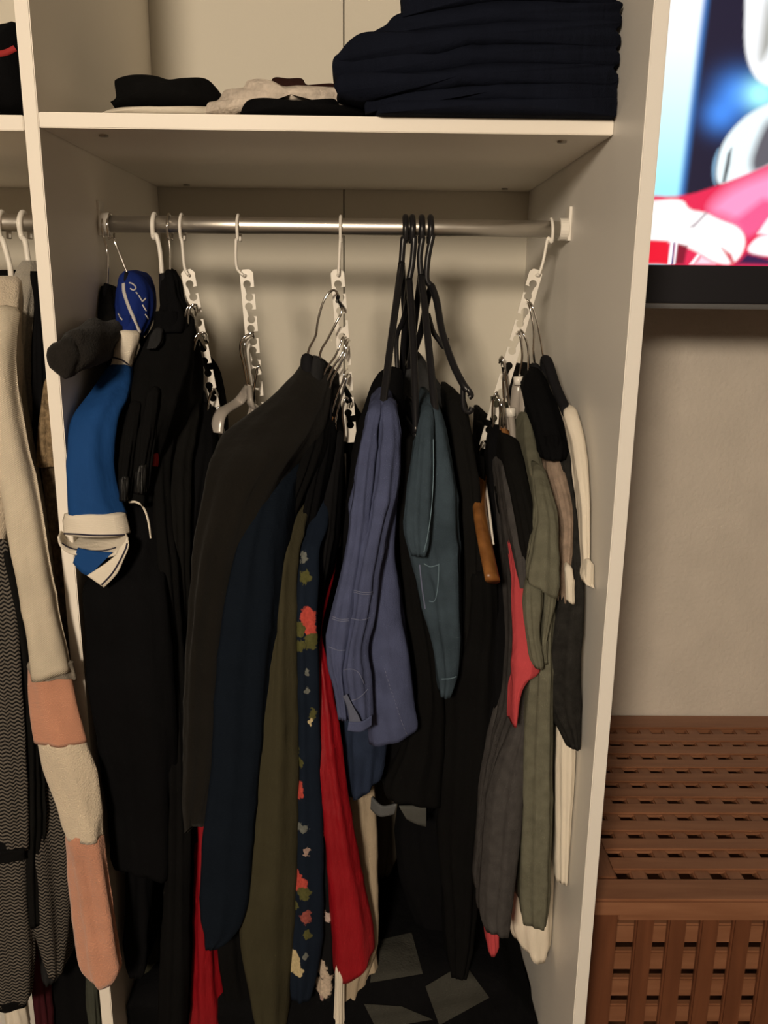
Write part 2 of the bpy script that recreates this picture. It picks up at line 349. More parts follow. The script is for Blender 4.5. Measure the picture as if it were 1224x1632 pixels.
# ------------------------------------------------------------------ lattice chest
def chest():
    X0, H = .770, .500; Y1 = RY1-.004; Y0 = .012; X1 = X0+1.0; P = .0527
    e = empty('lattice_chest', ((X0+X1)/2, (Y0+Y1)/2, 0), 'reddish brown wooden lattice chest against the wall under the television', 'chest')
    mx = wood('acacia_along_x', (.20, .082, .040), (.30, .138, .074), 'X'); my = wood('acacia_along_y', (.18, .074, .036), (.28, .125, .066), 'Y')  # lengthwise wood lightened, so the colour carries light falling on the lid
    mz = wood('acacia_upright_shaded', (.11, .038, .017), (.18, .066, .03), 'Z')  # same wood, darker: shade on the upright faces put into the colour
    hx0 = at(986, 1391, Y0).x
    # lid
    fx0, fx1 = X0-.008, X1+.008; fy0, fy1 = Y0-.014, Y1
    ix0 = .8215; iy0 = .052                                   # first hole, from the photo
    nr = 10; nc = int((X1-.05-ix0)/P); g = .0245; b = P-g
    ix1 = ix0+nc*P-b; iy1 = iy0+nr*P-b
    lid = box('lid', fx0, fx1, fy0, iy0, H-.03, H, mx, e, .004)
    box('lid_rail', fx0, fx1, iy1, fy1, H-.03, H, mx, lid, .004)
    box('lid_rail', fx0, ix0, iy0, iy1, H-.03, H, my, lid, .003)
    box('lid_rail', ix1, fx1, iy0, iy1, H-.03, H, my, lid, .003)
    proto = None
    def slats(parent, mat, name, mk, spots):
        first = None
        for s in spots:
            if first is None:
                first = mk(mat, parent); first.location = s
            else:
                o = first.copy(); COL.objects.link(o); o.location = s
        return first
    slats(lid, mx, 'slat', lambda m, p: box('slat', ix0-.004, ix1+.004, -.003, b+.003, H-.011, H-.0008, m, p, .003),
          [(0, iy0+g+i*P, 0) for i in range(nr-1)])
    slats(lid, my, 'slat', lambda m, p: box('slat', 0, b, iy0-.004, iy1+.004, H-.020, H-.0035, m, p, .003),
          [(ix0+g+i*P, 0, 0) for i in range(nc-1)])
    # body
    for x in (X0, X1-.045):
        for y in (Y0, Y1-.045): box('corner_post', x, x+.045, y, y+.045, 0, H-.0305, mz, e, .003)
    zt, zb = H-.055, .05
    def panel(front):
        y = Y0
        if front:
            p = box('front_panel', X0+.045, X1-.045, y+.003, y+.028, H-.052, H-.031, mx, e, .002)
            box('panel_rail', X0+.045, X1-.045, y+.003, y+.028, .03, .062, mx, p, .002)
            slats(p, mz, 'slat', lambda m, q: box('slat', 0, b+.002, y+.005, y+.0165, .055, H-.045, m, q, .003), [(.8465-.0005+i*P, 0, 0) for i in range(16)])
            slats(p, mx, 'slat', lambda m, q: box('slat', X0+.04, X1-.04, y+.0135, y+.0275, -.006, b+.002, m, q, .003), [(0, 0, H-.052-.0175-(i+1)*P+g) for i in range(8)])
        else:
            x = X0
            p = box('end_panel', x+.003, x+.028, Y0+.045, Y1-.045, H-.052, H-.031, my, e, .002)
            box('panel_rail', x+.003, x+.028, Y0+.045, Y1-.045, .03, .062, my, p, .002)
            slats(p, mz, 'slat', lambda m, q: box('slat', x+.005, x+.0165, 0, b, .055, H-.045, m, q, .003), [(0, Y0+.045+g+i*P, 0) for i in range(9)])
            slats(p, my, 'slat', lambda m, q: box('slat', x+.0165, x+.0275, Y0+.04, Y1-.04, 0, b, m, q, .003), [(0, 0, H-.052-(i+1)*P) for i in range(8)])
    panel(True); panel(False)
    box('end_panel', X1-.028, X1-.003, Y0+.045, Y1-.045, .03, H-.031, my, e, .002)
    box('rear_panel', X0+.045, X1-.045, Y1-.028, Y1-.003, .03, H-.031, mx, e, .002)
    box('bottom_board', X0+.04, X1-.04, Y0+.04, Y1-.04, .03, .042, mx, e, .001)
chest()

# ------------------------------------------------------------------ garment builders
def drape(name, st, mat, parent=None, thick=None, N=64, rows=None, fold=.006, nf=7, seed=0, skew=None, hem=0.0,
          wrinkle=.003, crease=.0018, tilt=0.0, ymax=.555, taper=.55, round_=1.0, hollow=True):
    """hanging cloth: stations (row, left, right, front depth[, back depth]) measured on the photo, lofted into a
    closed hollow sheet that runs from its near edge back along the hanger; folds and creases are real relief"""
    rnd = random.Random(seed+sum(map(ord, name))*7+len(st)); ch = []
    Yn = max(s[3] for s in st)+.015
    for s in st:
        y, xl, xr, yf = s[:4]; L = at(xl, y, yf); Rr = at(xr, y, yf)
        yb = s[4] if len(s) > 4 else (yf+thick if thick else min(2*Yn-yf, ymax))
        ch.append(((L.x+Rr.x)/2, max(.0015, (Rr.x-L.x)/2), (L.z+Rr.z)/2, yf, max(yb, yf+.012), y))
    if skew is None:
        a = ch[0]; b = min(ch, key=lambda c: c[3]); skew = (a[0]-b[0])/max(.05, a[3]-b[3]) if not thick else 0
        skew = max(-.45, min(.45, skew))
    bay = sum(c[0] for c in ch)/len(ch)+.009; front = min(c[3] for c in ch) < -.03 and bay < .12
    # resample evenly in photo rows
    rows = rows or max(14, int((st[-1][0]-st[0][0])/6.5))
    fine = spline(ch, 12*len(ch)); out = []; j = 0
    for i in range(rows):
        yy = ch[0][5]+(ch[-1][5]-ch[0][5])*i/(rows-1)
        while j < len(fine)-2 and fine[j+1][5] < yy: j += 1
        a, b = fine[j], fine[j+1]; t = max(0, min(1, (yy-a[5])/(b[5]-a[5]+1e-9)))
        out.append([p+(q-p)*t for p, q in zip(a, b)])
    ph = [rnd.uniform(0, 6.28) for _ in range(4)]; so = Vector((rnd.uniform(0, 50), rnd.uniform(0, 50), rnd.uniform(0, 50)))
    V, F = [], []
    for i, (cx, hw, z, yf, yb, _) in enumerate(out):
        hw = max(hw, .0015); t = i/(rows-1); rf = min(max(hw*1.1, .006)*round_, .028, (yb-yf)*.45); ramp = min(1, t*3+.15)
        if i == 0: hw *= .75
        ring = []
        nfr = N//4; ns = N//4
        for k in range(nfr):                       # near round edge, left to right
            a = math.pi*(k+.5)/nfr; ring.append((-math.cos(a), rf*(1-math.sin(a)), 1))
        for k in range(ns): ring.append((1-(1-taper)*k/ns, rf+(yb-yf-2*rf)*(k+.5)/ns, 0))
        for k in range(nfr):
            a = math.pi*(k+.5)/nfr; ring.append((math.cos(a)*taper, yb-yf-rf+rf*math.sin(a), 1))
        for k in range(ns): ring.append((-taper-(1-taper)*k/ns, yb-yf-rf-(yb-yf-2*rf)*(k+.5)/ns, 0))
        n = len(ring)
        for k, (u, v, e) in enumerate(ring):
            x = cx+u*hw+skew*v; y = yf+v; an = 2*math.pi*k/n
            amp = min(fold, hw*.35)*ramp
            f1 = nf*an+ph[0]+1.3*t+.8*math.sin(3*t+ph[3]); f2 = (nf*2+1)*an+ph[1]-2.1*t
            d = amp*(.9*(1-2*abs(math.sin(f1*.5))**.8)*.6+.4*math.sin(f2))
            q = Vector((x*9, y*9, z*3.2))+so; wk = min(1, hw/.015)
            d += wrinkle*wk*(noise.noise(q)*1.1+.6*noise.noise(q*2.7))
            q2 = Vector((x*16+z*7, y*16, z*11))+so; rg = 1-2*abs(noise.noise(q2)); d += crease*wk*(rg*abs(rg)-.3)
            nx, ny = (u, 0) if e == 0 else (u, (-1 if v < (yb-yf)/2 else 1)*.7*(1-min(1, abs(u))*.6))
            l = math.hypot(nx, ny) or 1
            zz = z+(t**6)*(hem*math.sin(3*an+ph[2])+tilt*u)
            X, Yv = x+d*nx/l, min(y+d*ny/l, D-.004)
            X = min(X, W-.003)
            if front:
                Yv = min(Yv, -.003) if -T-.004 < X < .004 else Yv
            elif bay > 0:
                if Yv > -.003: X = max(X, .003)
            elif Yv > -.003: X = min(X, -T-.003)
            V.append((X, Yv, max(zz, .083)))
    n = len(V)//rows
    for i in range(rows-1):
        for k in range(n): F.append((i*n+k, i*n+(k+1) % n, (i+1)*n+(k+1) % n, (i+1)*n+k))
    c0 = sum((Vector(v) for v in V[:n]), Vector())/n; V.append(tuple(c0+Vector((0, 0, .003)))); ct = len(V)-1
    for k in range(n): F.append((ct, (k+1) % n, k))
    last = [Vector(v) for v in V[(rows-1)*n:rows*n]]; c1 = sum(last, Vector())/n; b0 = len(V)
    for v in last: V.append(tuple(v+(c1-v)*.16+Vector((0, 0, .002))))
    up = .03 if hollow else .002
    for v in last: V.append(tuple(v+(c1-v)*.3+Vector((0, 0, up))))
    V.append(tuple(c1+Vector((0, 0, up+.004)))); cc = len(V)-1
    for k in range(n):
        k2 = (k+1) % n
        F.append(((rows-1)*n+k, (rows-1)*n+k2, b0+k2, b0+k)); F.append((b0+k, b0+k2, b0+n+k2, b0+n+k)); F.append((b0+n+k, b0+n+k2, cc))
    return obj(name, V, F, mat, parent)
def G(name, label, cat, st, mat, group=None, **k):
    return tag(drape(name, st, mat, **k), label, cat, group)
def pillow(name, poly, yf, yb, mat, parent=None, seed=0, bulge=.02, nr=14, ns=64, wr=.003, rd=.84):
    """folded cloth lying on a surface: outline seen from the front, rounded towards front and rear"""
    P = [at(x, y, yf) for x, y in poly]; c = sum(P, Vector())/len(P)
    m = len(P); loop = spline([tuple(p) for p in P]+[tuple(P[0])], ns+1)[:-1]; so = Vector((seed*3.1, seed*1.7, 5))
    V, F = [], []; zmin = min(p.z for p in P); zmin = max(zmin, SH+T+.0004) if zmin > 1.5 and c.x > 0 else zmin
    for i in range(nr):
        t = i/(nr-1); v = -1+2*t; s = (1-abs(v)**5)**.5 if abs(v) < 1 else 0; s = rd+(1-rd)*s
        y = yf+(yb-yf)*t
        for p in loop:
            q = Vector(p); w = c+(q-c)*1
            hx = c.x+(q.x-c.x)*(.93+.07*s); hz = c.z+(q.z-c.z)*s
            nv = Vector((hx*14, y*14, hz*26))+so; d = wr*(noise.noise(nv)+.5*noise.noise(nv*2.3))
            dv = (q-c); dv.y = 0; l = dv.length or 1
            hx2 = hx+d*dv.x/l; hx2 = min(max(hx2, .003), W-.003) if c.x > 0 else min(hx2, -T-.003)
            V.append((hx2, y+bulge*.3*noise.noise(nv*.6), max(zmin, hz+d*dv.z/l)))
    for i in range(nr-1):
        for k in range(ns): F.append((i*ns+k, i*ns+(k+1) % ns, (i+1)*ns+(k+1) % ns, (i+1)*ns+k))
    for i in (0, nr-1):
        cv = sum((Vector(v) for v in V[i*ns:(i+1)*ns]), Vector())/ns; V.append((cv.x, cv.y+(-bulge if i == 0 else bulge), cv.z)); q = len(V)-1
        for k in range(ns): F.append((q, i*ns+k, i*ns+(k+1) % ns))
    return obj(name, V, F, mat, parent)
def bvh(o):
    me = o.data; return BVHTree.FromPolygons([v.co[:] for v in me.vertices], [p.vertices[:] for p in me.polygons])
def hit(trees, x, y):
    d = ray(x, y).normalized(); best = None
    for t in trees:
        h = t.ray_cast(CAM, d)
        if h[0] and (best is None or h[3] < best[3]): best = h
    return best
def stitch(name, objs, pts, w, mat, parent, off=.0007, seg=None, dash=None):
    """flat strip of thread, tape or print lying on a garment's surface"""
    trees = [bvh(o) for o in objs]; Q = spline(pts, seg or max(6, 4*len(pts))); H = []
    for x, y in Q:
        h = hit(trees, x, y)
        if h: H.append((h[0], h[1] if h[1].dot(ray(x, y)) < 0 else -h[1]))
    if len(H) < 2: return None
    V, F = [], []
    for i, (p, nrm) in enumerate(H):
        t = (H[min(i+1, len(H)-1)][0]-H[max(i-1, 0)][0]).normalized(); s = nrm.cross(t).normalized()*(w/2)
        for q in (p+s+nrm*off*.2, p+s+nrm*(off+.0004), p-s+nrm*(off+.0004), p-s+nrm*off*.2): V.append(q)
    for i in range(len(H)-1):
        if dash and i % 2: continue
        for k in range(4): F.append((4*i+k, 4*i+(k+1) % 4, 4*i+4+(k+1) % 4, 4*i+4+k))
    return obj(name, V, F, mat, parent)
def ribbon(name, a, b, mat, parent=None, th=.0025, n=26, m=6):
    """thick cloth band between two edge curves [(px, py, depth)]"""
    A = spline([tuple(at(*p)) for p in a], n); B = spline([tuple(at(*p)) for p in b], n)
    V, F = [], []; idx = {}
    P = [[Vector(A[i]).lerp(Vector(B[i]), j/(m-1)) for j in range(m)] for i in range(n)]
    for s in (1, -1):
        for i in range(n):
            for j in range(m):
                du = P[min(i+1,n-1)][j]-P[max(i-1,0)][j]; dv = P[i][min(j+1,m-1)]-P[i][max(j-1,0)]
                nn = du.cross(dv); nn = nn.normalized() if nn.length > 1e-12 else Vector((0, -1, 0))
                idx[s, i, j] = len(V); V.append(P[i][j]+nn*(s*th/2))
    for s in (1, -1):
        for i in range(n-1):
            for j in range(m-1): F.append((idx[s,i,j], idx[s,i+1,j], idx[s,i+1,j+1], idx[s,i,j+1]))
    for i in range(n-1):
        for j in (0, m-1): F.append((idx[1,i,j], idx[1,i+1,j], idx[-1,i+1,j], idx[-1,i,j]))
    for j in range(m-1):
        for i in (0, n-1): F.append((idx[1,i,j], idx[1,i,j+1], idx[-1,i,j+1], idx[-1,i,j]))
    return obj(name, V, F, mat, parent)
def hanger(label, hook, arm=None, armmat=None, hookmat=None, r=.0018, armr=.006, flat=1.5, Y=None, ring=None, group=None, tip=None, mirror=True, inset=.02):
    """clothes hanger: wire hook drawn from neck to tip, one arm towards the viewer and its twin towards the rear"""
    Y = RY if Y is None else Y
    nh = len(hook); H = [at(*p) if len(p) == 3 else at(p[0], p[1], .195-.012*math.sin(math.pi*i/(nh-1))+(.022 if i == nh-1 else 0)) for i, p in enumerate(hook)]
    e = empty('clothes_hanger', H[0], label, 'clothes hanger', group)
    tube('hook', H, r, hookmat or m_chrome, e, n=8, seg=7*len(H))
    if arm:
        A = [at(p[0], p[1], p[2]+inset) for p in arm]
        if mirror: A = [Vector((H[0].x+(H[0].x-p.x)*.3, min(.56, 2*H[0].y-p.y), p.z)) for p in reversed(A)]+[H[0]]+A
        else: A = [H[0]]+A
        V, F = [], []
        tube('arm', A, armr, armmat or m_velvet, e, n=10, seg=6*len(A), flat=flat)
    if ring: tube('neck_ring', [at(ring[0], ring[1], .19), at(ring[0]+.5, ring[1]+13, .19)], .0075, m_wplast, e, n=14, seg=3)
    if tip: tube('hook_tip', [H[-2], H[-1]], r*1.6, m_bplast, e, seg=4)
    return e

# ------------------------------------------------------------------ cloth
F_ = fabric
c_black = F_('black_cotton', (.0048, .0048, .0050)); c_black2 = F_('black_jersey', (.0068, .0067, .0065)); c_black3 = F_('black_twill', (.0038, .0039, .0046))
c_gloss = F_('black_coated_cloth', (.006, .006, .006), rough=.42, spec=.3, bump=.05, wr=.8)
c_brown = F_('brown_black_wool', (.0092, .0082, .0068), bump=.4, sheen=.05)
c_navy = F_('dark_navy_knit', (.0055, .0088, .0150), stripe=(160, 0), bump=.18, var=.08)
c_navyd = F_('navy_denim', (.0062, .0080, .0155), weave=700, bump=.3, var=.18)
c_olive = F_('olive_crepe', (.045, .041, .024), var=.08)
c_red = F_('red_satin', (.25, .003, .009), rough=.5, spec=.4, var=.08, wr=.9)
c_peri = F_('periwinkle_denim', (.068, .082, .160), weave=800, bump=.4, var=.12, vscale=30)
c_peri_d = F_('darker_blue_denim', (.020, .030, .060), weave=800, bump=.4, var=.2, vscale=30)  # lower leg, a darker blue than the rest of the jeans
c_teal = F_('teal_denim', (.040, .060, .080), weave=800, bump=.4, var=.2, vscale=24)
c_thread = plain('pale_thread', (.14, .16, .26), .8)
c_threadt = plain('teal_thread', (.14, .22, .28), .8)
c_royal = F_('royal_blue_polyester', (.010, .024, .150), weave=1500, bump=.1, rough=.75, var=.06, wr=.35)
c_royal2 = F_('blue_mesh_polyester', (.012, .058, .200), weave=1500, bump=.15, rough=.75, var=.06, wr=.35)
c_ribwhite = F_('white_rib', (.74, .68, .58), stripe=(120, 0), bump=.15, var=.04, wr=.3)
c_cream = F_('cream_knit', (.60, .53, .42), stripe=(150, .6), bump=.4, var=.08, wr=.5)
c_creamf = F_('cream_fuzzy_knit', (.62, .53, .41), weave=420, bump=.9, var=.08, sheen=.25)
c_creamg = F_('shaded_cream_knit', (.30, .275, .23), weave=420, bump=.9, var=.1, sheen=.2)  # grey-cream yarn with the shade of the bay mixed into its grey
c_pink = F_('peach_knit', (.58, .275, .175), stripe=(170, .3), bump=.4, var=.08, sheen=.2)
c_pinkf = F_('peach_fuzzy_knit', (.54, .255, .165), weave=380, bump=1.0, var=.12, sheen=.3)
c_greyf = F_('grey_fleece', (.017, .015, .0135), weave=350, bump=.9, var=.3, vscale=30, sheen=.05)
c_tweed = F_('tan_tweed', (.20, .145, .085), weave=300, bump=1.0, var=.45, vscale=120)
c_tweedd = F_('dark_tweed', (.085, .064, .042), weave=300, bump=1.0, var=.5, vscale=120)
c_zig = zigzag('zigzag_knit', (.010, .0095, .0095), (.135, .12, .105), 330, 1.3, 165)
c_sage = F_('sage_jersey', (.128, .127, .094), weave=900, bump=.4, var=.14, vscale=60)
c_char = F_('charcoal_jersey', (.020, .0195, .0185), weave=700, bump=.5, var=.25, vscale=90)
c_slate = F_('slate_grey_jersey', (.055, .052, .052), weave=700, bump=.45, var=.16, vscale=70)
c_coral = F_('coral_jersey', (.46, .062, .072), var=.06)
c_taupe = F_('taupe_jersey', (.27, .205, .16), weave=700, bump=.45, var=.2, vscale=80)
c_white = F_('white_cotton', (.72, .66, .56), var=.04, bump=.2)
c_beige = F_('beige_cotton', (.36, .295, .215), var=.1)
c_taupd = F_('dark_taupe_cloth', (.085, .075, .060), var=.15)
c_greyblk = F_('dark_grey_wool', (.022, .0225, .024), var=.2)
c_lace = F_('off_white_lace', (.56, .49, .42), weave=160, bump=1.0, var=.2, vscale=70)
c_wine = F_('dark_wine_cloth', (.030, .012, .010))
c_olivd = F_('dark_olive_cloth', (.030, .030, .020), var=.15)

# ------------------------------------------------------------------ things on the high shelf
def shelf_things():
    zs = SH+T
    def P(name, label, cat, poly, yf, yb, mat, group=None, **k):
        o = pillow(name, poly, yf, yb, mat, **k); return tag(o, label, cat, group)
    P('folded_cloth', 'cream folded cloth lying flat under the black folded top', 'folded cloth',
      [(163,180),(180,173),(215,169),(320,168),(330,173),(331,183),(250,184.5),(170,182)], .10, .40, c_white, seed=1, wr=.002)
    P('folded_shirt', 'black folded top with two humps on the cream cloth, shelf left', 'folded clothes',
      [(176,167),(185,158),(182,132),(186,124),(205,117),(228,115),(250,118),(268,125),(290,122),(318,121),(335,128),(348,145),(353,160),(345,168),(250,170)], .12, .42, c_black, seed=2)
    P('folded_shirt', 'black crumpled top with a pale print tucked under the white knit', 'folded clothes',
      [(384,184),(388,170),(400,158),(432,155),(470,162),(500,158),(530,156),(540,168),(556,170),(572,184)], .03, .30, c_black3, seed=3)
    k = P('folded_sweater', 'fluffy off-white knitted sweater crumpled in the middle of the shelf', 'folded clothes',
      [(330,183),(336,166),(352,160),(360,142),(384,136),(390,121),(412,118),(432,121),(450,130),(480,132),(530,136),(595,139),(606,155),(604,180),(592,185),(578,184),(560,172),(545,173),(530,160),(500,160),(470,163),(440,158),(405,158),(386,170),(380,184)], .045, .31, c_lace, seed=4, wr=.006, ns=110)
    P('folded_scarf', 'dark wine-brown cloth peeking out behind the white knit', 'folded clothes',
      [(430,150),(436,122),(460,123),(480,122),(487,132),(500,138),(512,133),(530,132),(540,142),(545,175),(430,178)], .33, .46, c_wine, seed=5)
    L = [[(600,186),(598,172),(640,158),(800,155),(978,155),(984,170),(972,187.5)],
         [(585,172),(590,150),(640,140),(800,128),(976,124),(984,138),(978,156),(800,158),(640,161)],
         [(537,141),(535,128),(560,116),(640,116),(800,98),(977,93),(982,104),(978,125),(800,130),(640,142),(590,152)],
         [(540,118),(531,98),(545,84),(620,90),(800,64),(977,62),(983,78),(977,95),(800,100),(640,119)],
         [(545,88),(542,76),(572,52),(640,48),(800,30),(976,30),(983,45),(978,64),(800,67),(620,94)],
         [(575,56),(605,34),(640,18),(800,-5),(974,-2),(983,20),(977,32),(800,34),(640,52)],
         [(640,21),(642,-8),(660,-32),(800,-42),(972,-40),(979,-20),(975,-2),(800,-4)]]
    names = ['bottom', 'second from bottom', 'third from bottom', 'middle', 'third from top', 'second from top', 'topmost']
    for i, p in enumerate(L):
        ym = sum(y for x, y in p)/len(p); p = [(x, y+(9 if y > ym and i else 0)) for x, y in p]
        o = P('folded_jeans', '%s pair of folded dark navy jeans in the tall shelf stack' % names[i], 'folded clothes', p, -.016+.004*(i % 2), .36, c_navyd, 'folded dark jeans on the shelf', seed=10+i, wr=.007, ns=80, rd=.93)
    o = P('folded_clothes', 'black folded clothes with a red stripe at the far left of the shelf', 'folded clothes',
      [(-90,172),(-90,60),(-30,36),(5,28),(22,30),(30,90),(34,172)], .05, .40, c_black3, seed=30)
    stitch('red_stripe', [o], [(-20,88),(0,86),(12,83),(24,77)], .007, plain('red_trim', (.35, .02, .02), .8), o)
shelf_things()

# ------------------------------------------------------------------ hangers on the rail
def railhook(xp, pts, side=0.0):
    X = at(xp, 356, RY).x
    w = [(X+side, RY+.014, RZ0-.022), (X+side*.6, RY+.0165, RZ0+.002), (X, RY, RZ0+.0152), (X, RY-.0165, RZ0+.001), (X, RY-.014, RZ0-.02)]
    return [Vector(p) for p in w]+[at(*p) for p in pts]
def strip(label, xp, top, bot, pts, side=1, n=6, Y=.213, tail=None):
    """white cascading hanger: a slotted flat bar that hangs from a rail hook"""
    P0, P1 = at(top[0], top[1], Y), at(bot[0], bot[1], Y); v = (P1-P0).normalized(); Ln = (P1-P0).length
    u = v.cross(Vector((0, 1, 0))).normalized()
    if u.x < 0: u = -u
    u = u*side; w = .0205; r = .0060; c = lambda a, b, an: (a+r*math.cos(math.radians(an)), b+r*math.sin(math.radians(an)))
    O = [(.005, -.008), (.0, -.003)]+[(0, Ln*i/8) for i in range(1, 8)]+[(0, Ln-.004), (.005, Ln), (w-.005, Ln), (w, Ln-.005)]
    pitch = (Ln-.022)/n
    for i in reversed(range(n)):
        s = .014+i*pitch; g = .0195
        O += [(w, s+g-.0046)]
        O += [c(.0118, s+g, a) for a in range(-50, 231, 20)]
        O += [c(.0098, s, a) for a in range(130, 411, 20)]
        O += [(w, s+.0042)]
    O += [(w, -.003), (w-.005, -.008)]
    e = empty('cascading_hanger', P0, label, 'hanger', 'white cascading hangers')
    nn = u.cross(v).normalized(); k = len(O); tri = tessellate_polygon([[Vector((a, b, 0)) for a, b in O]])
    V = [P0+u*(a-w/2)+v*b+nn*(.0011*sg) for sg in (1, -1) for a, b in O]
    F = [tuple(q) for q in tri]+[tuple(q+k for q in reversed(f)) for f in tri]+[(i, (i+1) % k, k+(i+1) % k, k+i) for i in range(k)]
    obj('slotted_bar', V, F, m_wplast, e, smooth=False)
    tube('hook', railhook(xp, pts), .0024, m_wplast, e, n=8)
    tube('hook_foot', [at(*pts[-1]), P0+v*.001+Vector((0, .004, 0))], .0026, m_wplast, e, seg=5)
    return e
strip('white slotted cascading hanger loaded with black clothes, leftmost of the four', 290, (300,438), (350,700), [(290,385,.205),(294,425,.206),(300,438,.206)])
strip('white slotted cascading hanger with a smoky clear clip hanger, nearly empty', 380, (393,438), (413,668), [(376,385,.205),(377,425,.206),(388,439,.206)])
strip('white slotted cascading hanger beside the back seam holding the brown-black coat', 543, (538,438), (559,705), [(542,385,.205),(540,425,.206),(539,438,.206)])
strip('white slotted cascading hanger tilting left beside the right side panel', 878, (853,438), (772,715), [(873,380,.205),(866,415,.206),(859,438,.206)], side=-1)

# ------------------------------------------------------------------ left side of the main bay
def jersey_group():
    H = hanger('chrome hook hanger under the grey fleece garment by the partition', [(171,455,.2),(172,420,.2),(170,395,.2)]+[tuple(px(p))+(p.y,) for p in reversed(railhook(168, []))], [(160,530,.15),(135,555,.02)], m_velvet, armr=.004)
    body = G('fleece_vest', 'grey fleece garment with a black collar poking out past the partition edge', 'vest',
      [(470,150,182,.20),(505,146,184,.17),(540,150,186,.14),(600,180,206,.12),(700,176,204,.10),(850,180,206,.10),(1000,184,206,.10)], c_black2)
    ribbon_c = drape('collar', [(456,147,180,.195),(475,141,183,.185),(500,137,184,.17),(518,134,186,.165)], c_black, body, thick=.06, wrinkle=.004, seed=3)
    V, F = [], []
    path = [(176,540,.16),(166,541,.12),(150,545,.07),(130,553,.015),(114,561,-.02),(104,566,-.035)]; Q = [Vector(p) for p in spline([tuple(at(*p)) for p in path], 24)]
    n = 20
    for i, p in enumerate(Q):
        t = i/23; rz = .027+.004*t; rx = .026
        if t > .9: rz *= .97; rx *= .95
        for k in range(n):
            a = 2*math.pi*k/n; d = .009*noise.noise(Vector((i*.16, math.cos(a)*1.1, math.sin(a)*1.1+3)))-.004*t
            V.append(p+Vector(((rx+d)*math.cos(a), .008*math.sin(a), (rz+d)*math.sin(a))))
    for i in range(23):
        for k in range(n): F.append((i*n+k, i*n+(k+1) % n, (i+1)*n+(k+1) % n, (i+1)*n+k))
    base = 23*n; c = Q[-1]
    for f, dy in ((.93, -.007), (.75, -.013), (.4, -.013)):
        b0 = len(V)
        for k in range(n): V.append(c+(V[base+k]-c)*f+Vector((0, dy, 0)))
        pb = base if f == .8 else b0-n
        for k in range(n): F.append((pb+k, pb+(k+1) % n, b0+(k+1) % n, b0+k))
    F.append(tuple(len(V)-n+k for k in range(n)))
    obj('shoulder', V, F, c_greyf, body)
    # football shirt
    hanger('chrome hook hanger carrying the blue football shirt', [(204,438,.2),(192,408,.2),(181,382,.2)]+[tuple(px(p))+(p.y,) for p in reversed(railhook(176, []))], [(200,500,.15),(190,580,.10),(165,650,.02)], m_velvet, armr=.004)
    b = G('football_shirt', 'royal blue football shirt with white striped cuffs hanging by the partition', 'shirt',
      [(432,193,214,.20),(445,184,227,.185),(470,179,236,.165),(500,180,234,.145),(520,181,226,.13),(538,179,217,.12)], c_royal, thick=.10, taper=.75, wrinkle=.002, fold=.003)
    drape('collar', [(528,179,217,.112),(545,178,214,.106),(570,175,206,.098),(586,171,203,.092)], c_ribwhite, b, thick=.07, wrinkle=.001, fold=.001, hollow=False)
    nb = plain('navy_stripe', (.012, .010, .03), .8)
    sl = drape('sleeve', [(582,170,204,.088),(600,155,203,.075),(620,138,200,.055),(640,120,195,.03),(660,106,184,.012),(690,99,175,-.004),(740,94,171,-.015),(790,93,178,-.02),(826,93,190,-.022)], c_royal2, b, thick=.07, fold=.005, nf=5, wrinkle=.003)
    cu = drape('cuff', [(822,92,191,-.026),(838,92,195,-.027),(857,92,198,-.028)], c_ribwhite, b, thick=.06, fold=.002, nf=3, wrinkle=.001, rows=14)
    stitch('cuff_stripe', [cu], [(94,850),(120,851),(150,853),(180,853),(203,852)], .0022, nb, cu, seg=30)
    co = [o for o in b.children if o.name.startswith('collar')][-1]
    stitch('collar_stripe', [co], [(176,570),(186,571),(196,575),(204,581)], .002, nb, co, seg=16)
    # rolled inside of the cuff and the far sleeve end below it
    li = ribbon('cuff_lining', [(93,856,-.028),(97,870,-.03),(113,882,-.026),(145,886,-.022),(176,887,-.024),(196,876,-.027),(204,858,-.028)],
           [(97,846,.0),(108,850,.02),(125,852,.03),(150,854,.035),(172,852,.03),(188,850,.02),(200,847,.0)], c_ribwhite, b)
    stitch('lining_stripe', [li], [(98,866),(112,874),(135,878),(165,878),(185,873)], .002, nb, li, seg=24)
    fl = ribbon('folded_hem', [(204,858,-.029),(205,872,-.031),(197,892,-.033),(186,915,-.034),(166,936,-.034)],
           [(188,878,-.027),(184,886,-.029),(170,897,-.031),(156,906,-.032),(139,917,-.032)], c_ribwhite, b)
    stitch('hem_stripe', [fl], [(203,866),(200,876),(190,896),(178,915),(162,932)], .0022, nb, fl, seg=24)
    ribbon('sleeve_lining', [(124,873,-.024),(150,878,-.022),(180,880,-.022)], [(117,897,-.022),(130,912,-.026),(142,918,-.028)], c_royal2, b)
    # printed marks
    pr = plain('white_print', (.55, .53, .52), .7)
    stitch('printed_stripe', [b], [(197,452),(198,466),(204,485),(213,507),(223,530)], .0048, pr, b, seg=30)
    stitch('printed_stripe', [b], [(180,479),(182,490)], .0035, pr, b)
    stitch('printed_stripe', [b], [(189,500),(192,506),(195,510)], .0022, pr, b)
    for s in ([(206,451),(210,452),(214,455)], [(212,453),(216,457),(216,461),(212,463),(208,460)], [(217,466),(219,469)], [(221,471),(224,476),(227,481)], [(226,481),(229,479),(232,476)], [(227,486),(230,491),(233,496)], [(231,501),(234,505),(236,509)]):
        stitch('printed_letter', [b], s, .0021, pr, b, seg=8)
jersey_group()

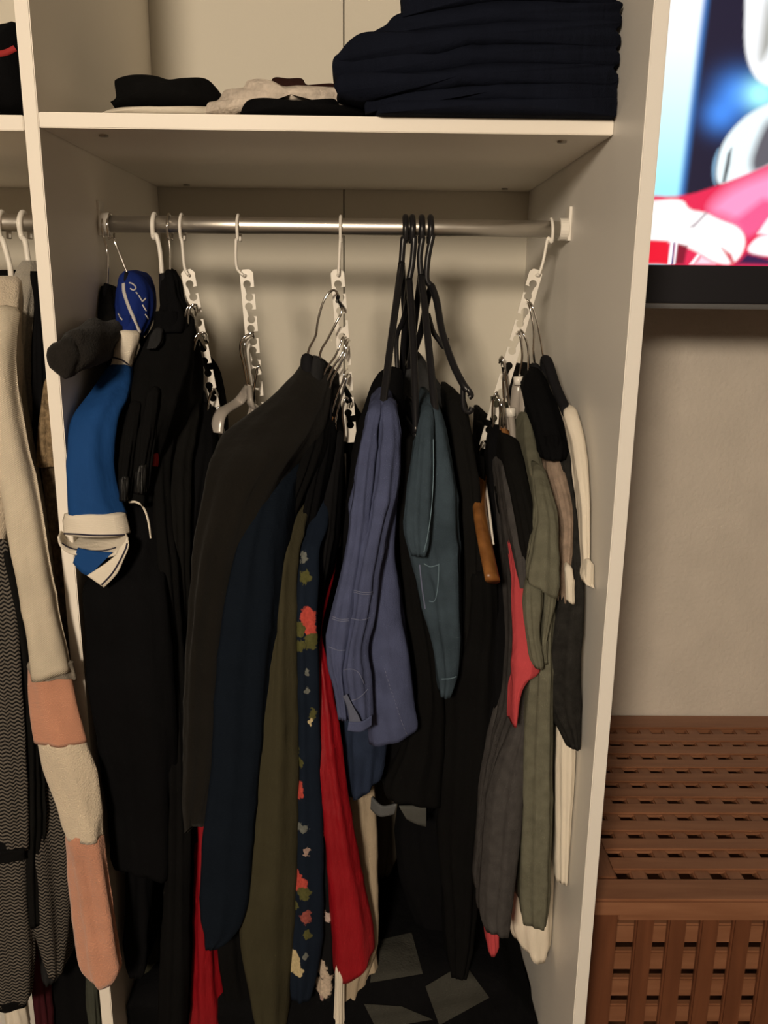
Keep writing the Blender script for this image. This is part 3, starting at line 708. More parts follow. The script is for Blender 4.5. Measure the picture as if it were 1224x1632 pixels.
def black_left():
    hanger('white hook hanger inside the black hooded jacket', [(258,436,.2),(255,400,.2),(249,375,.2)]+[tuple(px(p))+(p.y,) for p in reversed(railhook(247, []))], [(262,520,.17),(235,640,.07)], m_velvet, m_wplast, r=.0035, armr=.004)
    hanger('chrome hook hanger between two white hooks above the black hood', [(271,434,.21),(271,400,.21),(269,378,.21)]+[tuple(px(p))+(p.y,) for p in reversed(railhook(270, []))], [(268,560,.15),(245,700,.06)], m_velvet, armr=.004)
    j = G('hooded_jacket', 'black hooded jacket with glossy sleeves next to the blue football shirt', 'jacket',
      [(500,252,300,.19),(525,232,300,.165),(560,210,296,.13),(620,192,280,.075),(700,181,258,.03),(760,179,240,.015),(805,187,236,.015)], c_black, seed=1, fold=.008)
    drape('hood', [(430,262,274,.20),(445,256,280,.19),(470,253,284,.18),(490,251,292,.172),(510,243,294,.165),(530,236,290,.155)], c_black3, j, thick=.05, wrinkle=.007, fold=.004, taper=.8, seed=5)
    a = drape('sleeve', [(640,205,225,.06),(700,193,216,.02),(760,187,208,.005),(796,187,205,.002)], c_black, j, thick=.03); drape('sleeve_tip', [(760,189,206,.002),(785,189,204,-.001),(800,188,203,-.001)], c_gloss, a, thick=.02)
    a = drape('sleeve', [(620,232,254,.06),(690,220,244,.025),(745,213,236,.005),(785,211,232,.002)], c_black, j, thick=.03); drape('sleeve_tip', [(742,216,234,.002),(768,213,232,-.001),(788,212,230,-.001)], c_gloss, a, thick=.02)
    drape('strap', [(524,244,258,.145),(545,236,254,.125),(556,232,246,.115)], c_greyblk, j, thick=.02, hollow=False)
    d = G('long_dress', 'long black dress with white piping below the football shirt', 'dress',
      [(770,205,250,.13),(800,192,250,.05),(850,196,252,.02),(905,160,258,.0),(940,128,262,-.02),(1000,126,268,-.03),(1100,130,274,-.03),(1200,150,278,-.02),(1300,166,280,0),(1380,174,280,0),(1402,178,278,0)], c_black3, fold=.009, hem=.006)
    stitch('piping', [d, j], [(205,800),(217,800),(228,808),(236,830),(240,858)], .003, c_ribwhite, d, seg=24)
    c_bs = [c_black, c_black2, c_black3]
    base = [  # black clothes on the leftmost cascading hanger
      ('black sleeveless top with a small red tab near the football shirt', [(598,283,300,.2),(650,258,290,.13),(720,238,272,.06),(800,238,272,.025),(900,246,280,.01),(1000,258,286,.005),(1150,262,296,0),(1300,262,300,0),(1420,258,300,0),(1560,250,300,0),(1650,248,296,0)], 'top'),
      ('black blouse hanging behind the red tab', [(615,300,316,.2),(670,280,312,.13),(740,262,300,.07),(830,268,298,.03),(960,276,300,.03),(1150,280,305,.03),(1350,285,312,.03)], 'blouse'),
      ('black shirt right under the slotted bar of the leftmost cascading hanger', [(640,312,332,.2),(690,300,334,.14),(760,288,330,.08),(850,285,318,.05),(1000,282,312,.05),(1250,290,315,.05)], 'shirt')]
    objs = [j, d]+list(j.children)
    hooks = [[(297,612),(297,580),(293,520),(296,497),(303,487),(311,493),(312,502)], [(318,622),(310,580),(307,552),(313,535),(322,531),(328,544)], [(333,690),(331,652),(336,626),(342,620),(347,630)]]
    for i, (lab, st, cat) in enumerate(base):
        o = G(cat, lab, cat, st, c_bs[i], 'black clothes on the leftmost cascading hanger', seed=i)
        hanger('chrome hook hanger for the '+lab.split(' near')[0].split(' hanging')[0].split(' right')[0], hooks[i], [(st[1][1]+12, st[1][0]+6, st[1][3]+.02), (st[2][1]+14, st[2][0], st[2][3]+.02)], m_velvet, armr=.0045)
        objs.append(o)
    for k, hk in enumerate(([(288,606),(300,545),(299,508),(304,489),(313,486),(315,497)], [(309,600),(309,556),(318,533),(328,532),(331,545)], [(341,705),(343,682),(342,662),(347,650),(353,652),(355,662)])):
        hanger(['spare chrome hook hanger highest on the leftmost cascading hanger', 'spare chrome hook hanger in the second slot of the leftmost cascading hanger', 'spare chrome hook hanger lowest on the leftmost cascading hanger'][k], hk, [(hk[0][0]-12, hk[0][1]+50, .15), (hk[0][0]-28, hk[0][1]+120, .08)], m_bplast, armr=.004)
    stitch('red_tab', objs, [(247,722),(248,733),(247,743)], .0085, plain('red_tab', (.30, .008, .012), .6), objs[2 if len(objs) < 3 else -3])
    # clothes low down at the left
    G('trousers', 'black trousers ending in two points low beside the peach sleeve', 'trousers', [(1300,190,236,.04),(1400,190,238,.04),(1480,192,236,.04),(1540,196,232,.04),(1562,204,226,.04)], c_black3, thick=.2)
    G('garment', 'pale beige stand-in for the panel seen through the gap below the long black dress', 'garment', [(1330,225,262,.26),(1400,228,258,.26),(1450,230,256,.26),(1490,234,250,.26)], c_beige, thick=.03)  # stands in for the pale panel behind, built like a garment
    G('dress', 'red dress hem showing below the dark navy sweater', 'dress', [(1200,300,345,.05),(1380,304,345,.035),(1480,300,348,.03),(1560,297,350,.03),(1655,292,358,.03)], c_red, thick=.25, fold=.006)
    G('skirt', 'black skirt hem between the red dress and the olive dress', 'skirt', [(1300,335,385,.05),(1450,338,386,.04),(1540,345,392,.04),(1600,350,400,.04),(1655,355,405,.04)], c_black, thick=.25)
    G('garment', 'dark olive brown cloth at the foot of the partition', 'garment', [(1500,178,250,.12),(1580,178,255,.12),(1660,178,262,.12)], c_olivd, thick=.15)
    # smoky clear hanger on the second bar
    e = hanger('smoky clear plastic clip hanger on the nearly empty cascading hanger', [(396,622),(389,585),(383,556),(386,541),(396,533),(404,530),(405,538)], [(380,640,.19),(352,660,.15),(346,690,.14)], m_clear, armr=.0045, flat=2.4)
    hanger('second chrome hook behind the smoky clear hanger', [(402,640),(394,590),(389,560),(393,542),(405,536)], [(395,665,.19),(372,690,.15)], m_clear, armr=.003)
    hanger('chrome hook hanger lowest on the nearly empty cascading hanger', [(407,660),(405,625),(409,592),(413,582),(416,592)], [(400,700,.17),(385,760,.10)], m_velvet, armr=.004)
black_left()

# ------------------------------------------------------------------ clothes on the third cascading hanger
def centre():
    G('coat', 'big brown-black coat with a long sloping shoulder, left of the navy sweater', 'coat',
      [(570,479,505,.20),(600,455,510,.17),(640,412,500,.13),(690,346,478,.08),(730,323,450,.04),(770,311,418,.015),(820,300,394,.0),(900,287,370,-.005),(1000,281,352,-.008),(1100,278,342,-.01),(1200,277,336,-.01),(1280,276,326,-.01),(1328,286,314,-.01)], c_brown, fold=.008, hem=.008)
    hanger('chrome hook hanger with a padded black shoulder in the brown-black coat', [(489,572),(493,555),(503,535),(507,510),(515,482),(525,466),(534,463),(539,472),(537,482)], [(482,598,.18),(440,660,.13),(370,740,.06)], m_velvet, armr=.009, tip=1, flat=1.1)
    G('sweater', 'dark navy knitted sweater between the brown-black coat and the olive dress', 'sweater',
      [(664,473,492,.19),(690,456,495,.16),(740,428,476,.10),(780,399,452,.05),(830,379,443,.02),(900,359,434,.0),(1000,341,427,-.01),(1100,331,417,-.015),(1200,326,411,-.015),(1300,312,404,-.015),(1400,304,395,-.015),(1460,307,388,-.015),(1495,316,372,-.015),(1516,325,342,-.015)], c_navy, fold=.006, ymax=.40)
    hanger('chrome hook hanger with a grey padded arm in the dark navy sweater', [(508,578),(512,558),(522,541),(535,516),(543,501),(545,490),(541,482)], [(502,620,.175),(484,690,.14),(440,770,.07)], c_greyblk, armr=.008, tip=1, inset=.0)
    G('dress', 'long olive green dress between the navy sweater and the floral dress', 'dress',
      [(729,482,495,.18),(760,472,495,.15),(800,456,490,.10),(850,438,480,.06),(900,430,470,.03),(1000,420,465,.01),(1150,408,464,.0),(1300,399,461,.0),(1400,386,459,0),(1470,372,457,0),(1540,377,453,0),(1600,391,449,0),(1655,402,446,0)], c_olive, fold=.007, nf=5)
    G('top', 'beige lace top peeking between the navy sweater and the olive dress', 'top', [(770,445,456,.13),(805,437,452,.09),(840,432,448,.07),(900,430,440,.07)], c_lace, thick=.12)
    hanger('chrome hook hanger above the olive dress', [(511,612),(520,588),(534,568),(542,550),(546,538),(551,536)], [(503,650,.19),(488,735,.14),(470,790,.10)], m_velvet, armr=.006)
    G('blouse', 'black blouse on a hanger just right of the navy sweater', 'blouse', [(628,505,518,.2),(680,488,515,.15),(740,470,500,.1),(800,452,475,.075),(840,445,462,.07),(900,440,455,.07)], c_black, seed=4)
    G('blouse', 'black blouse hanging in front of the wooden hanger', 'blouse', [(640,514,528,.2),(700,500,524,.15),(760,488,512,.11),(850,470,495,.085),(950,462,480,.08)], c_black3, seed=5)
    hanger('chrome hook hanger of the black blouse by the navy sweater', [(515,625),(523,602),(533,582),(546,562),(551,543),(555,539)], [(508,660,.18),(490,730,.12)], m_velvet, armr=.005)
    hanger('chrome hook hanger of the black blouse by the wooden hanger', [(522,638),(528,607),(541,582),(550,564),(553,548),(557,543)], [(515,690,.18),(500,760,.12)], m_velvet, armr=.005)
    hanger('chrome hook hanger with a honey wooden arm above the navy floral dress', [(526,668),(536,632),(547,606),(549,592),(553,588)], [(524,712,.165),(518,750,.14),(512,775,.12)], m_hwood, armr=.006, flat=2.0)
    hanger('chrome hook hanger of the red dress', [(532,700),(536,662),(548,618),(553,598),(557,596)], [(530,790,.18),(528,870,.15)], m_velvet, armr=.004)
    hanger('chrome hook hanger lowest on the third cascading hanger', [(546,722),(549,692),(546,662),(547,644),(552,634),(557,641),(558,652)], [(542,800,.17),(538,870,.13)], m_clear, armr=.004)
    st = [(755,505,526,.165),(800,494,527,.12),(850,482,519,.075),(880,473,509,.05),(950,464,506,.025),(1000,462,504,.02),(1100,463,507,.015),(1200,463,508,.015),(1300,460,511,.015),(1400,458,512,.015),(1500,457,512,.015),(1560,456,505,.015),(1600,462,492,.015)]
    fl = G('floral_dress', 'navy floral dress with coral and cream flowers beside the olive dress', 'dress', st, c_black, fold=.005, nf=5)
    def print_on(o, base, spots, name):
        t = [bvh(o)]; B = []
        for x, y, r, col, sq in spots:
            h = hit(t, x, y)
            if h: B.append((tuple(h[0]), r*1.12, col, sq))
        o.data.materials.clear(); o.data.materials.append(floral(name, base, B))
    cor, cre, grn, gry = (.46, .07, .055), (.52, .43, .25), (.085, .085, .03), (.14, .15, .14)
    print_on(fl, (.008, .013, .024), [(491,985,.0150,cor,.72),(495,1003,.011,cor,.7),(478,1003,.011,grn,.6),(497,1022,.012,grn,.8),(477,1030,.009,grn,.8),(484,889,.009,gry,.5),(486,921,.008,grn,1),(466,1030,.006,cre,.6),
        (490,1072,.005,gry,1),(491,1100,.005,gry,1),(498,1140,.010,grn,.5),(496,1150,.006,cre,.6),(470,1195,.009,grn,.7),(476,1213,.008,grn,1.0),(472,1256,.0145,cor,.85),(478,1318,.007,gry,1.4),(486,1322,.006,gry,1),
        (489,1358,.007,(.35,.25,.22),.7),(470,1398,.0145,cor,.75),(478,1410,.012,cor,.9),(466,1440,.011,grn,.7),(484,1425,.011,grn,.8),(487,1464,.011,(.26,.07,.06),.7),(490,1490,.009,grn,.6),(468,1528,.014,cre,.8),(473,1545,.012,cre,.8),(466,1535,.012,cre,.8),(462,1603,.010,grn,1.1),(487,1525,.005,gry,1)], 'navy_floral')
    f2 = G('floral_dress', 'black floral dress with white flowers between the navy floral and red dresses', 'dress',
      [(690,527,546,.19),(760,516,541,.14),(860,502,532,.09),(950,496,516,.065),(1050,492,512,.05),(1200,493,522,.045),(1300,490,526,.04),(1400,492,534,.04),(1500,497,540,.04),(1600,496,540,.04),(1655,494,540,.04)], c_black, seed=2, fold=.004)
    print_on(f2, (.0075, .0075, .0085), [(503,1340,.009,(.5,.42,.38),.7),(512,1328,.008,(.5,.42,.38),.5),(522,1462,.010,(.5,.4,.37),.6),(505,1500,.011,gry,.5),(512,1545,.016,(.5,.41,.33),.6),(515,1575,.017,(.55,.45,.36),.8),(522,1560,.012,(.5,.41,.33),.6),(508,1590,.010,(.4,.28,.25),.8)], 'black_floral')
    r = G('dress', 'bright red satin dress flaring towards its hem, beside the blue jeans', 'dress',
      [(862,525,535,.17),(885,518,537,.145),(920,508,533,.11),(960,502,522,.08),(1010,500,513,.055),(1050,500,519,.045),(1100,500,528,.035),(1200,502,542,.025),(1300,513,556,.02),(1400,521,572,.02),(1480,528,589,.02),(1520,531,595,.02),(1552,533,596,.02)], c_red, fold=.006, nf=5, hem=.016, tilt=.016, taper=.4, wrinkle=.002)
    G('skirt', 'beige cotton skirt hanging behind the red dress', 'skirt', [(1160,545,590,.13),(1270,548,598,.10),(1350,553,600,.085),(1450,558,602,.065),(1520,552,600,.05),(1580,543,580,.04),(1660,535,577,.03)], c_beige, fold=.005, thick=.06)
    G('garment', 'pale beige cloth with a rounded corner below the red hem', 'garment', [(1480,566,600,.07),(1530,572,600,.06),(1565,570,602,.055),(1588,572,594,.055)], c_beige, thick=.05)
    G('garment', 'cream cloth strip hanging below the red dress tip', 'garment', [(1480,535,552,.04),(1570,534,549,.02),(1660,531,548,.015)], c_white, thick=.03)
    G('garment', 'dark taupe cloth in the shade behind the blue jeans', 'garment', [(1200,590,650,.28),(1300,592,648,.26),(1370,592,638,.26),(1400,600,622,.26)], c_taupd, thick=.1)
centre()

# ------------------------------------------------------------------ black plastic hangers and trousers
def trousers():
    def bh(label, xp, pts, arm, extra=(), bar=None):
        w = railhook(xp, pts); e = empty('clothes_hanger', w[-1], label, 'clothes hanger', 'black plastic hangers on the rail')
        tube('hook', w, .0048, m_bplast, e, n=10)
        A = [w[-1]]+[at(*p) for p in arm]; tube('arm', A, .0054, m_bplast, e, n=10)
        c = w[-1]; B = [c]+[Vector((c.x+(c.x-p.x)*.8, min(.53, 2*c.y-p.y), p.z)) for p in A[1:]]; tube('arm', B, .0054, m_bplast, e, n=10)
        if bar: tube('bar', [A[-1]+Vector((0, 0, -.004)), B[-1]+Vector((0, 0, -.004))], .0042, m_bplast, e, n=8)
        for x in extra: tube('bar_hook', [at(*p) for p in x], .0040, m_bplast, e, n=10)
        return e
    bh('black plastic hanger with the periwinkle jeans over its bar', 646, [(643,380,.205),(640,420,.205)], [(632,480,.15),(621,560,.10),(611,640,.055),(608,662,.05)], bar=1)
    bh('black plastic hanger with a wavy neck, second from the left', 657, [(660,380,.205),(657,420,.205),(652,446,.205)], [(656,500,.16),(661,600,.10),(663,690,.06)], [[(652,470,.22),(642,510,.25),(632,540,.27),(634,600,.27)]], bar=1)
    bh('black plastic hanger with the teal jeans over its bar', 672, [(673,380,.205),(669,410,.205),(671,440,.205)], [(676,480,.16),(684,560,.11),(691,630,.07),(694,662,.055)], bar=1)
    bh('black plastic hanger with a free hooked end, rightmost of the black ones', 686, [(689,375,.205),(682,410,.205),(680,445,.205),(688,456,.205)], [(696,480,.18),(705,530,.14),(722,580,.10),(738,612,.075),(745,622,.07)],
       [[(739,612,.075),(747,622,.07),(751,630,.07),(747,634,.07)], [(738,612,.075),(738,640,.075),(741,654,.075),(749,656,.075),(752,649,.075)], [(682,500,.18),(690,528,.18),(700,543,.18),(708,553,.18),(712,540,.17)]])
    G('trousers', 'black trousers hanging directly behind the periwinkle jeans', 'trousers',
      [(588,612,642,.23),(620,590,646,.20),(680,572,652,.16),(760,558,660,.13),(900,548,682,.11),(1000,560,694,.10),(1100,580,704,.10),(1200,600,710,.10),(1270,610,706,.10),(1300,650,690,.10)], c_black3, seed=8, ymax=.42, hem=.01)
    tr = G('jeans', 'periwinkle blue jeans folded over the first black hanger', 'jeans',
      [(636,596,626,.055),(648,588,634,.04),(690,578,638,.025),(760,566,638,.02),(830,556,635,.018),(900,556,634,.015),(960,560,641,.012),(1040,572,651,.01),(1110,582,661,.01),(1150,586,666,.01),(1184,590,669,.01)], c_peri, fold=.006, nf=6, thick=.24, tilt=.016, crease=.003)
    a = drape('trouser_leg', [(640,594,610,.045),(660,584,608,.02),(700,573,603,.0),(760,563,598,-.006),(860,550,588,-.012),(920,539,578,-.014),(1000,524,562,-.015),(1060,522,552,-.015),(1100,532,552,-.014),(1150,540,556,-.012)], c_peri, tr, thick=.05, fold=.004, seed=1, crease=.003, wrinkle=.004)
    b = drape('trouser_leg', [(640,610,626,.045),(660,606,634,.022),(700,602,637,.002),(780,590,633,-.008),(860,578,616,-.016),(920,568,602,-.018),(980,560,594,-.018),(1030,550,584,-.018),(1070,546,584,-.018),(1110,548,590,-.018),(1164,556,592,-.018)], c_peri, tr, thick=.045, fold=.005, seed=2, crease=.003, wrinkle=.004)
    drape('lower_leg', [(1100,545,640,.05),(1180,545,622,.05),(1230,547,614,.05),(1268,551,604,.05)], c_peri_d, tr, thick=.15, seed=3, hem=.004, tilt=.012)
    for o, ln in ((a, [(531,983),(543,987),(556,986)]), (a, [(530,986),(543,990),(556,989)]), (b, [(563,940),(580,944),(594,943)]), (b, [(563,943),(580,947),(594,946)]), (b, [(559,985),(575,988),(590,984)]), (a, [(524,1030),(538,1036),(550,1036)]), (b, [(548,1068),(560,1066),(572,1072),(580,1090)]), (b, [(556,1117),(572,1112),(586,1098)])):
        stitch('seam', [o], ln, .0011, c_thread, o)
    stitch('seam', [tr], [(613,1065),(622,1095),(632,1125),(640,1150),(652,1180)], .0011, c_thread, tr, dash=1, seg=40)
    ribbon('turned_hem', [(546,1110,-.02),(551,1120,-.021),(556,1140,-.021),(556,1160,-.021)], [(553,1106,-.022),(562,1124,-.024),(572,1142,-.024),(578,1158,-.024)], F_('pale_denim_inside', (.105, .118, .175), bump=.4), b, th=.0018)
    ribbon('turned_hem', [(556,1150,-.022),(575,1150,-.025),(592,1140,-.02)], [(554,1164,-.022),(575,1166,-.025),(592,1156,-.02)], c_peri, b)
    t2 = G('jeans', 'teal blue jeans folded over the third black hanger', 'jeans',
      [(644,676,700,.06),(660,670,708,.045),(690,666,717,.035),(740,657,725,.028),(800,652,733,.022),(850,650,737,.02),(885,657,738,.018),(930,669,739,.016),(1000,681,741,.015),(1050,690,741,.015),(1085,697,734,.015),(1114,701,721,.015)], c_teal, fold=.008, nf=6, thick=.24, crease=.003)
    pk = drape('pocket_flap', [(648,676,690,.05),(665,670,691,.03),(700,664,692,.014),(760,654,692,.006),(820,649,690,.0),(860,650,688,-.002),(888,658,680,-.002)], c_teal, t2, thick=.04, seed=4)
    stitch('seam', [pk, t2], [(690,700),(690,760),(687,810),(682,850),(676,880)], .0011, c_threadt, t2, seg=20)
    stitch('seam', [t2], [(669,900),(672,930),(678,970)], .0018, c_thread, t2)
    stitch('seam', [t2], [(676,898),(686,903),(698,900)], .0011, c_threadt, t2)
    stitch('seam', [t2], [(699,898),(698,930),(694,956),(684,958)], .0011, c_threadt, t2)
    stitch('seam', [t2], [(704,1082),(718,1081),(727,1078)], .0012, c_threadt, t2)
    G('sweater', 'dark grey garment with a rounded shoulder behind the teal jeans', 'sweater', [(556,646,662,.36),(585,640,682,.33),(620,638,706,.30),(650,636,728,.28),(700,640,748,.27),(800,650,752,.27),(1000,670,752,.27)], F_('mid_grey_wool', (.045, .047, .050), var=.2), thick=.12, wrinkle=.004)
    G('trousers', 'black trousers hanging right of the teal jeans', 'trousers', [(634,712,742,.13),(680,716,752,.10),(740,726,762,.08),(820,738,768,.07),(950,741,772,.06),(1100,728,776,.06),(1250,712,780,.06),(1295,716,776,.06)], c_black2, seed=6, fold=.006, thick=.25)
    G('trousers', 'black trousers with a pale turned cuff low between the two pairs of jeans', 'trousers', [(700,640,668,.06),(800,634,664,.05),(950,644,684,.05),(1100,664,704,.05),(1200,640,708,.05),(1262,612,704,.05),(1290,618,700,.05)], c_black, seed=7, thick=.25, hem=.008)
    tag(ribbon('trouser_cuff', [(593,1270,.07),(610,1284,.06),(632,1280,.06)], [(592,1288,.07),(606,1300,.06),(628,1296,.06)], F_('grey_denim_inside', (.085, .09, .095)), th=.006), 'pale grey turned trouser cuff below the periwinkle jeans', 'trouser cuff')
    tag(ribbon('cloth_corner', [(636,1284,.08),(660,1284,.08),(679,1286,.08)], [(648,1304,.08),(664,1312,.08),(679,1316,.08)], F_('grey_cloth', (.07, .072, .068)), th=.006), 'small grey cloth corner under the black trousers', 'cloth')
trousers()

# ------------------------------------------------------------------ clothes on the right cascading hanger
_drape = drape; G_plain = G
def right():
    def mp(st): return [(q[0], q[1], q[2], q[3]-.115*max(0, .18-q[3])/.15)+tuple(q[4:]) for q in st]
    def G(name, label, cat, st, mat, **k): return tag(drape(name, mp(st), mat, **k), label, cat)
    def drape(name, st, mat, parent=None, **k): return _drape(name, mp(st) if parent else st, mat, parent, **k)
    def HG(lab, hook, arm, mat=None, **k): return hanger(lab, hook, [(a, b, c-.115*max(0, .18-c)/.15) for a, b, c in arm], mat, **k)
    tee = G('t_shirt', 'white t-shirt hanging flat against the right side panel', 't-shirt',
      [(640,886,902,.17),(680,895,915,.14),(760,905,924,.09),(900,905,926,.07),(1050,898,922,.05),(1190,893,921,.045),(1300,892,917,.045),(1412,890,913,.045)], c_white, thick=.30, fold=.003, skew=.0)
    drape('sleeve', [(650,902,920,.105),(665,902,924,.095),(700,912,932,.08),(740,918,938,.065),(800,926,942,.05),(860,928,942,.045),(905,931,941,.04),(920,929,944,.036),(936,932,952,.03)], c_white, tee, thick=.05, fold=.0012, crease=.001, tilt=-.004)
    HG('black velvet hanger whose bare arm slopes down to the white t-shirt', [(871,603),(866,570),(860,532),(853,502),(846,484),(839,478)], [(872,575,.185),(885,615,.15),(904,658,.11)], m_velvet, armr=.0075, mirror=False, inset=0)
    HG('chrome hook hanger of the charcoal top, top slot of the tilted cascading hanger', [(853,586),(850,560),(851,532),(848,507),(843,486),(838,480)], [(868,640,.16),(893,740,.09)], m_velvet, armr=.006)
    ch = G('long_sleeved_top', 'charcoal long-sleeved top with a drooping cuff beside the white t-shirt', 'top',
      [(590,850,872,.19),(640,856,890,.155),(700,872,908,.115),(760,888,918,.085),(820,896,924,.065),(900,904,934,.05),(960,894,940,.04),(1050,880,939,.03),(1100,876,938,.03),(1145,886,936,.03),(1170,900,932,.03),(1196,911,929,.03)], c_char, thick=.2, fold=.006, ymax=.4, skew=-.15)
    drape('yoke', [(586,848,858,.18),(620,838,882,.145),(660,846,897,.12),(710,860,908,.095),(735,866,905,.085)], c_black3, ch, thick=.12, fold=.003)
    tp = G('t_shirt', 'taupe t-shirt with a pale cuff between the sage and charcoal tops', 't-shirt',
      [(728,876,897,.10),(760,880,908,.085),(800,890,917,.07),(840,897,918,.058),(890,894,916,.05),(930,890,912,.046),(962,893,908,.044)], c_taupe, thick=.12, fold=.004, skew=-.1)
    drape('cuff', [(905,900,914,.04),(930,903,917,.036),(962,904,918,.034)], c_white, tp, thick=.03, fold=.0008, crease=.0005, hem=.002)
    G('t_shirt', 'black t-shirt sleeve wedged left of the taupe t-shirt', 't-shirt', [(740,862,880,.12),(770,868,892,.095),(810,880,902,.08),(860,888,905,.07),(960,880,905,.07),(1030,872,900,.07)], c_black, thick=.15, skew=-.1)
    HG('chrome hook hanger with a white neck ring above the sage t-shirt', [(826,612),(832,572),(831,548),(827,530),(821,532)], [(838,670,.17),(850,740,.11)], m_clear, ring=(826,600), armr=.006)
    HG('chrome hook hanger with a bright straight wire in the second slot', [(849,626),(843,592),(841,552),(832,528),(824,527)], [(858,680,.16),(875,760,.10)], m_velvet, armr=.005)
    sg = G('t_shirt', 'sage green t-shirt with a wide draped sleeve near the right panel', 't-shirt',
      [(660,836,846,.17),(700,840,856,.14),(740,846,868,.11),(800,856,884,.075),(900,850,890,.05),(1000,852,888,.04),(1080,852,886,.03),(1150,845,888,.03),(1250,841,889,.03),(1350,838,887,.03),(1440,836,884,.03),(1485,840,876,.03)], c_sage, thick=.24, fold=.005, hem=.004, skew=-.1)
    drape('sleeve', [(745,850,868,.085),(790,853,882,.05),(830,856,893,.03),(870,850,897,.018),(920,842,897,.012),(946,842,894,.01)], c_sage, sg, thick=.05, fold=.004, tilt=-.012)
    drape('sleeve', [(930,839,868,.03),(970,838,866,.022),(1010,842,862,.02),(1050,848,868,.02),(1068,856,868,.02)], c_sage, sg, thick=.05, fold=.005, seed=3)
    drape('sleeve', [(935,868,890,.035),(970,868,886,.03),(1000,866,878,.028),(1030,864,872,.026),(1060,866,874,.026)], c_sage, sg, thick=.04, fold=.004, seed=4)
    G('t_shirt', 'black t-shirt between the sage and dark grey t-shirts', 't-shirt', [(700,806,828,.15),(740,812,840,.12),(790,822,852,.09),(840,832,860,.07),(880,838,862,.065),(960,838,858,.065),(1100,836,852,.065)], c_black2, thick=.2, skew=-.15)
    HG('chrome hook hanger with a white neck ring above the black t-shirt', [(814,662),(808,615),(804,585),(799,571),(796,578)], [(820,710,.16),(838,790,.10)], m_clear, ring=(814,650), armr=.0055)
    HG('chrome hook hanger with a wooden arm above the dark grey t-shirt', [(806,690),(803,640),(802,605),(805,583),(800,569),(796,574)], [(812,708,.165),(818,726,.15),(826,750,.125)], m_hwood, armr=.006, flat=2.2)
    G('t_shirt', 'dark slate grey t-shirt left of the sage one, hem near the floor', 't-shirt',
      [(740,800,824,.13),(790,808,838,.10),(860,820,848,.075),(950,832,848,.06),(1050,834,852,.05),(1150,826,850,.045),(1230,800,848,.04),(1300,783,845,.035),(1400,776,834,.03),(1470,774,822,.03),(1497,782,814,.03)], c_slate, thick=.12, fold=.006, hem=.005, skew=-.15)
    G('top', 'coral pink top peeking between the black dress and grey t-shirt', 'top',
      [(815,806,816,.12),(860,814,832,.09),(920,819,842,.07),(1000,820,852,.04),(1050,820,860,.025),(1076,819,864,.022),(1088,819,846,.022),(1110,819,832,.022),(1160,819,825,.022)], c_coral, thick=.04, fold=.002, skew=-.15)
    G('top', 'coral pink hem tip below the slate grey t-shirt', 'top', [(1440,776,796,.06),(1490,776,794,.06),(1515,778,794,.06),(1526,782,790,.06)], c_coral, thick=.1)
    for i, (hk, arm) in enumerate((([(786,690),(785,655),(787,634),(792,625),(789,632)], [(790,730,.18),(796,790,.13)]), ([(797,714),(796,680),(797,655),(794,631),(789,626)], [(803,735,.16),(808,768,.14)]), ([(801,708),(801,664),(798,640),(791,626)], [(806,760,.16),(814,820,.12)]))):
        HG(['chrome hook hanger nearest the viewer in the fourth slot', 'chrome hook hanger with a wooden arm in the fourth slot', 'rear chrome hook hanger in the fourth slot'][i], hk, arm, [m_velvet, m_hwood, m_velvet][i], armr=.0055)
    HG('chrome hook hanger with a long wooden arm low in the black clothes', [(765,748),(764,722),(768,706),(774,704),(776,714)], [(764,800,.12),(770,850,.085),(785,925,.05)], m_hwood, armr=.0085, flat=1.6, mirror=False)
    HG('white wire hanger lowest on the tilted cascading hanger', [(772,760),(776,725),(783,702),(780,690)], [(778,800,.12),(786,868,.08)], m_wplast, hookmat=m_wplast, armr=.002, flat=1, mirror=False)
    G('t_shirt', 'white t-shirt whose wavy hem shows under the sage t-shirt', 't-shirt', [(1300,838,890,.09),(1400,832,890,.08),(1480,818,889,.075),(1510,820,888,.075),(1528,828,880,.075)], c_white, thick=.12, fold=.006, hem=.014)
    d = G_plain('dress', 'black dress with a square hem hanging left of the coral top', 'dress',
      [(680,782,800,.19),(740,780,808,.14),(820,786,814,.10),(920,780,820,.07),(1000,775,822,.05),(1080,770,822,.045),(1180,768,822,.04),(1262,770,822,.04)], c_black3, thick=.28, fold=.006, skew=-.0, hem=.003)
    G_plain('dress', 'long black dress hanging to the wardrobe floor under the wooden hanger', 'dress',
      [(730,752,776,.17),(800,750,780,.12),(900,752,796,.07),(925,750,800,.05),(1000,744,806,.045),(1100,722,806,.045),(1250,714,802,.045),(1350,708,785,.045),(1450,714,772,.045),(1530,718,760,.045),(1566,722,746,.045)], c_black, thick=.28, fold=.008, hem=.006, skew=-.1)
    G_plain('skirt', 'black skirt falling in soft folds behind the beige skirt', 'skirt', [(1250,640,725,.16),(1350,630,735,.15),(1450,650,760,.14),(1530,690,780,.14)], c_black3, thick=.3, fold=.01, hem=.01)
right()

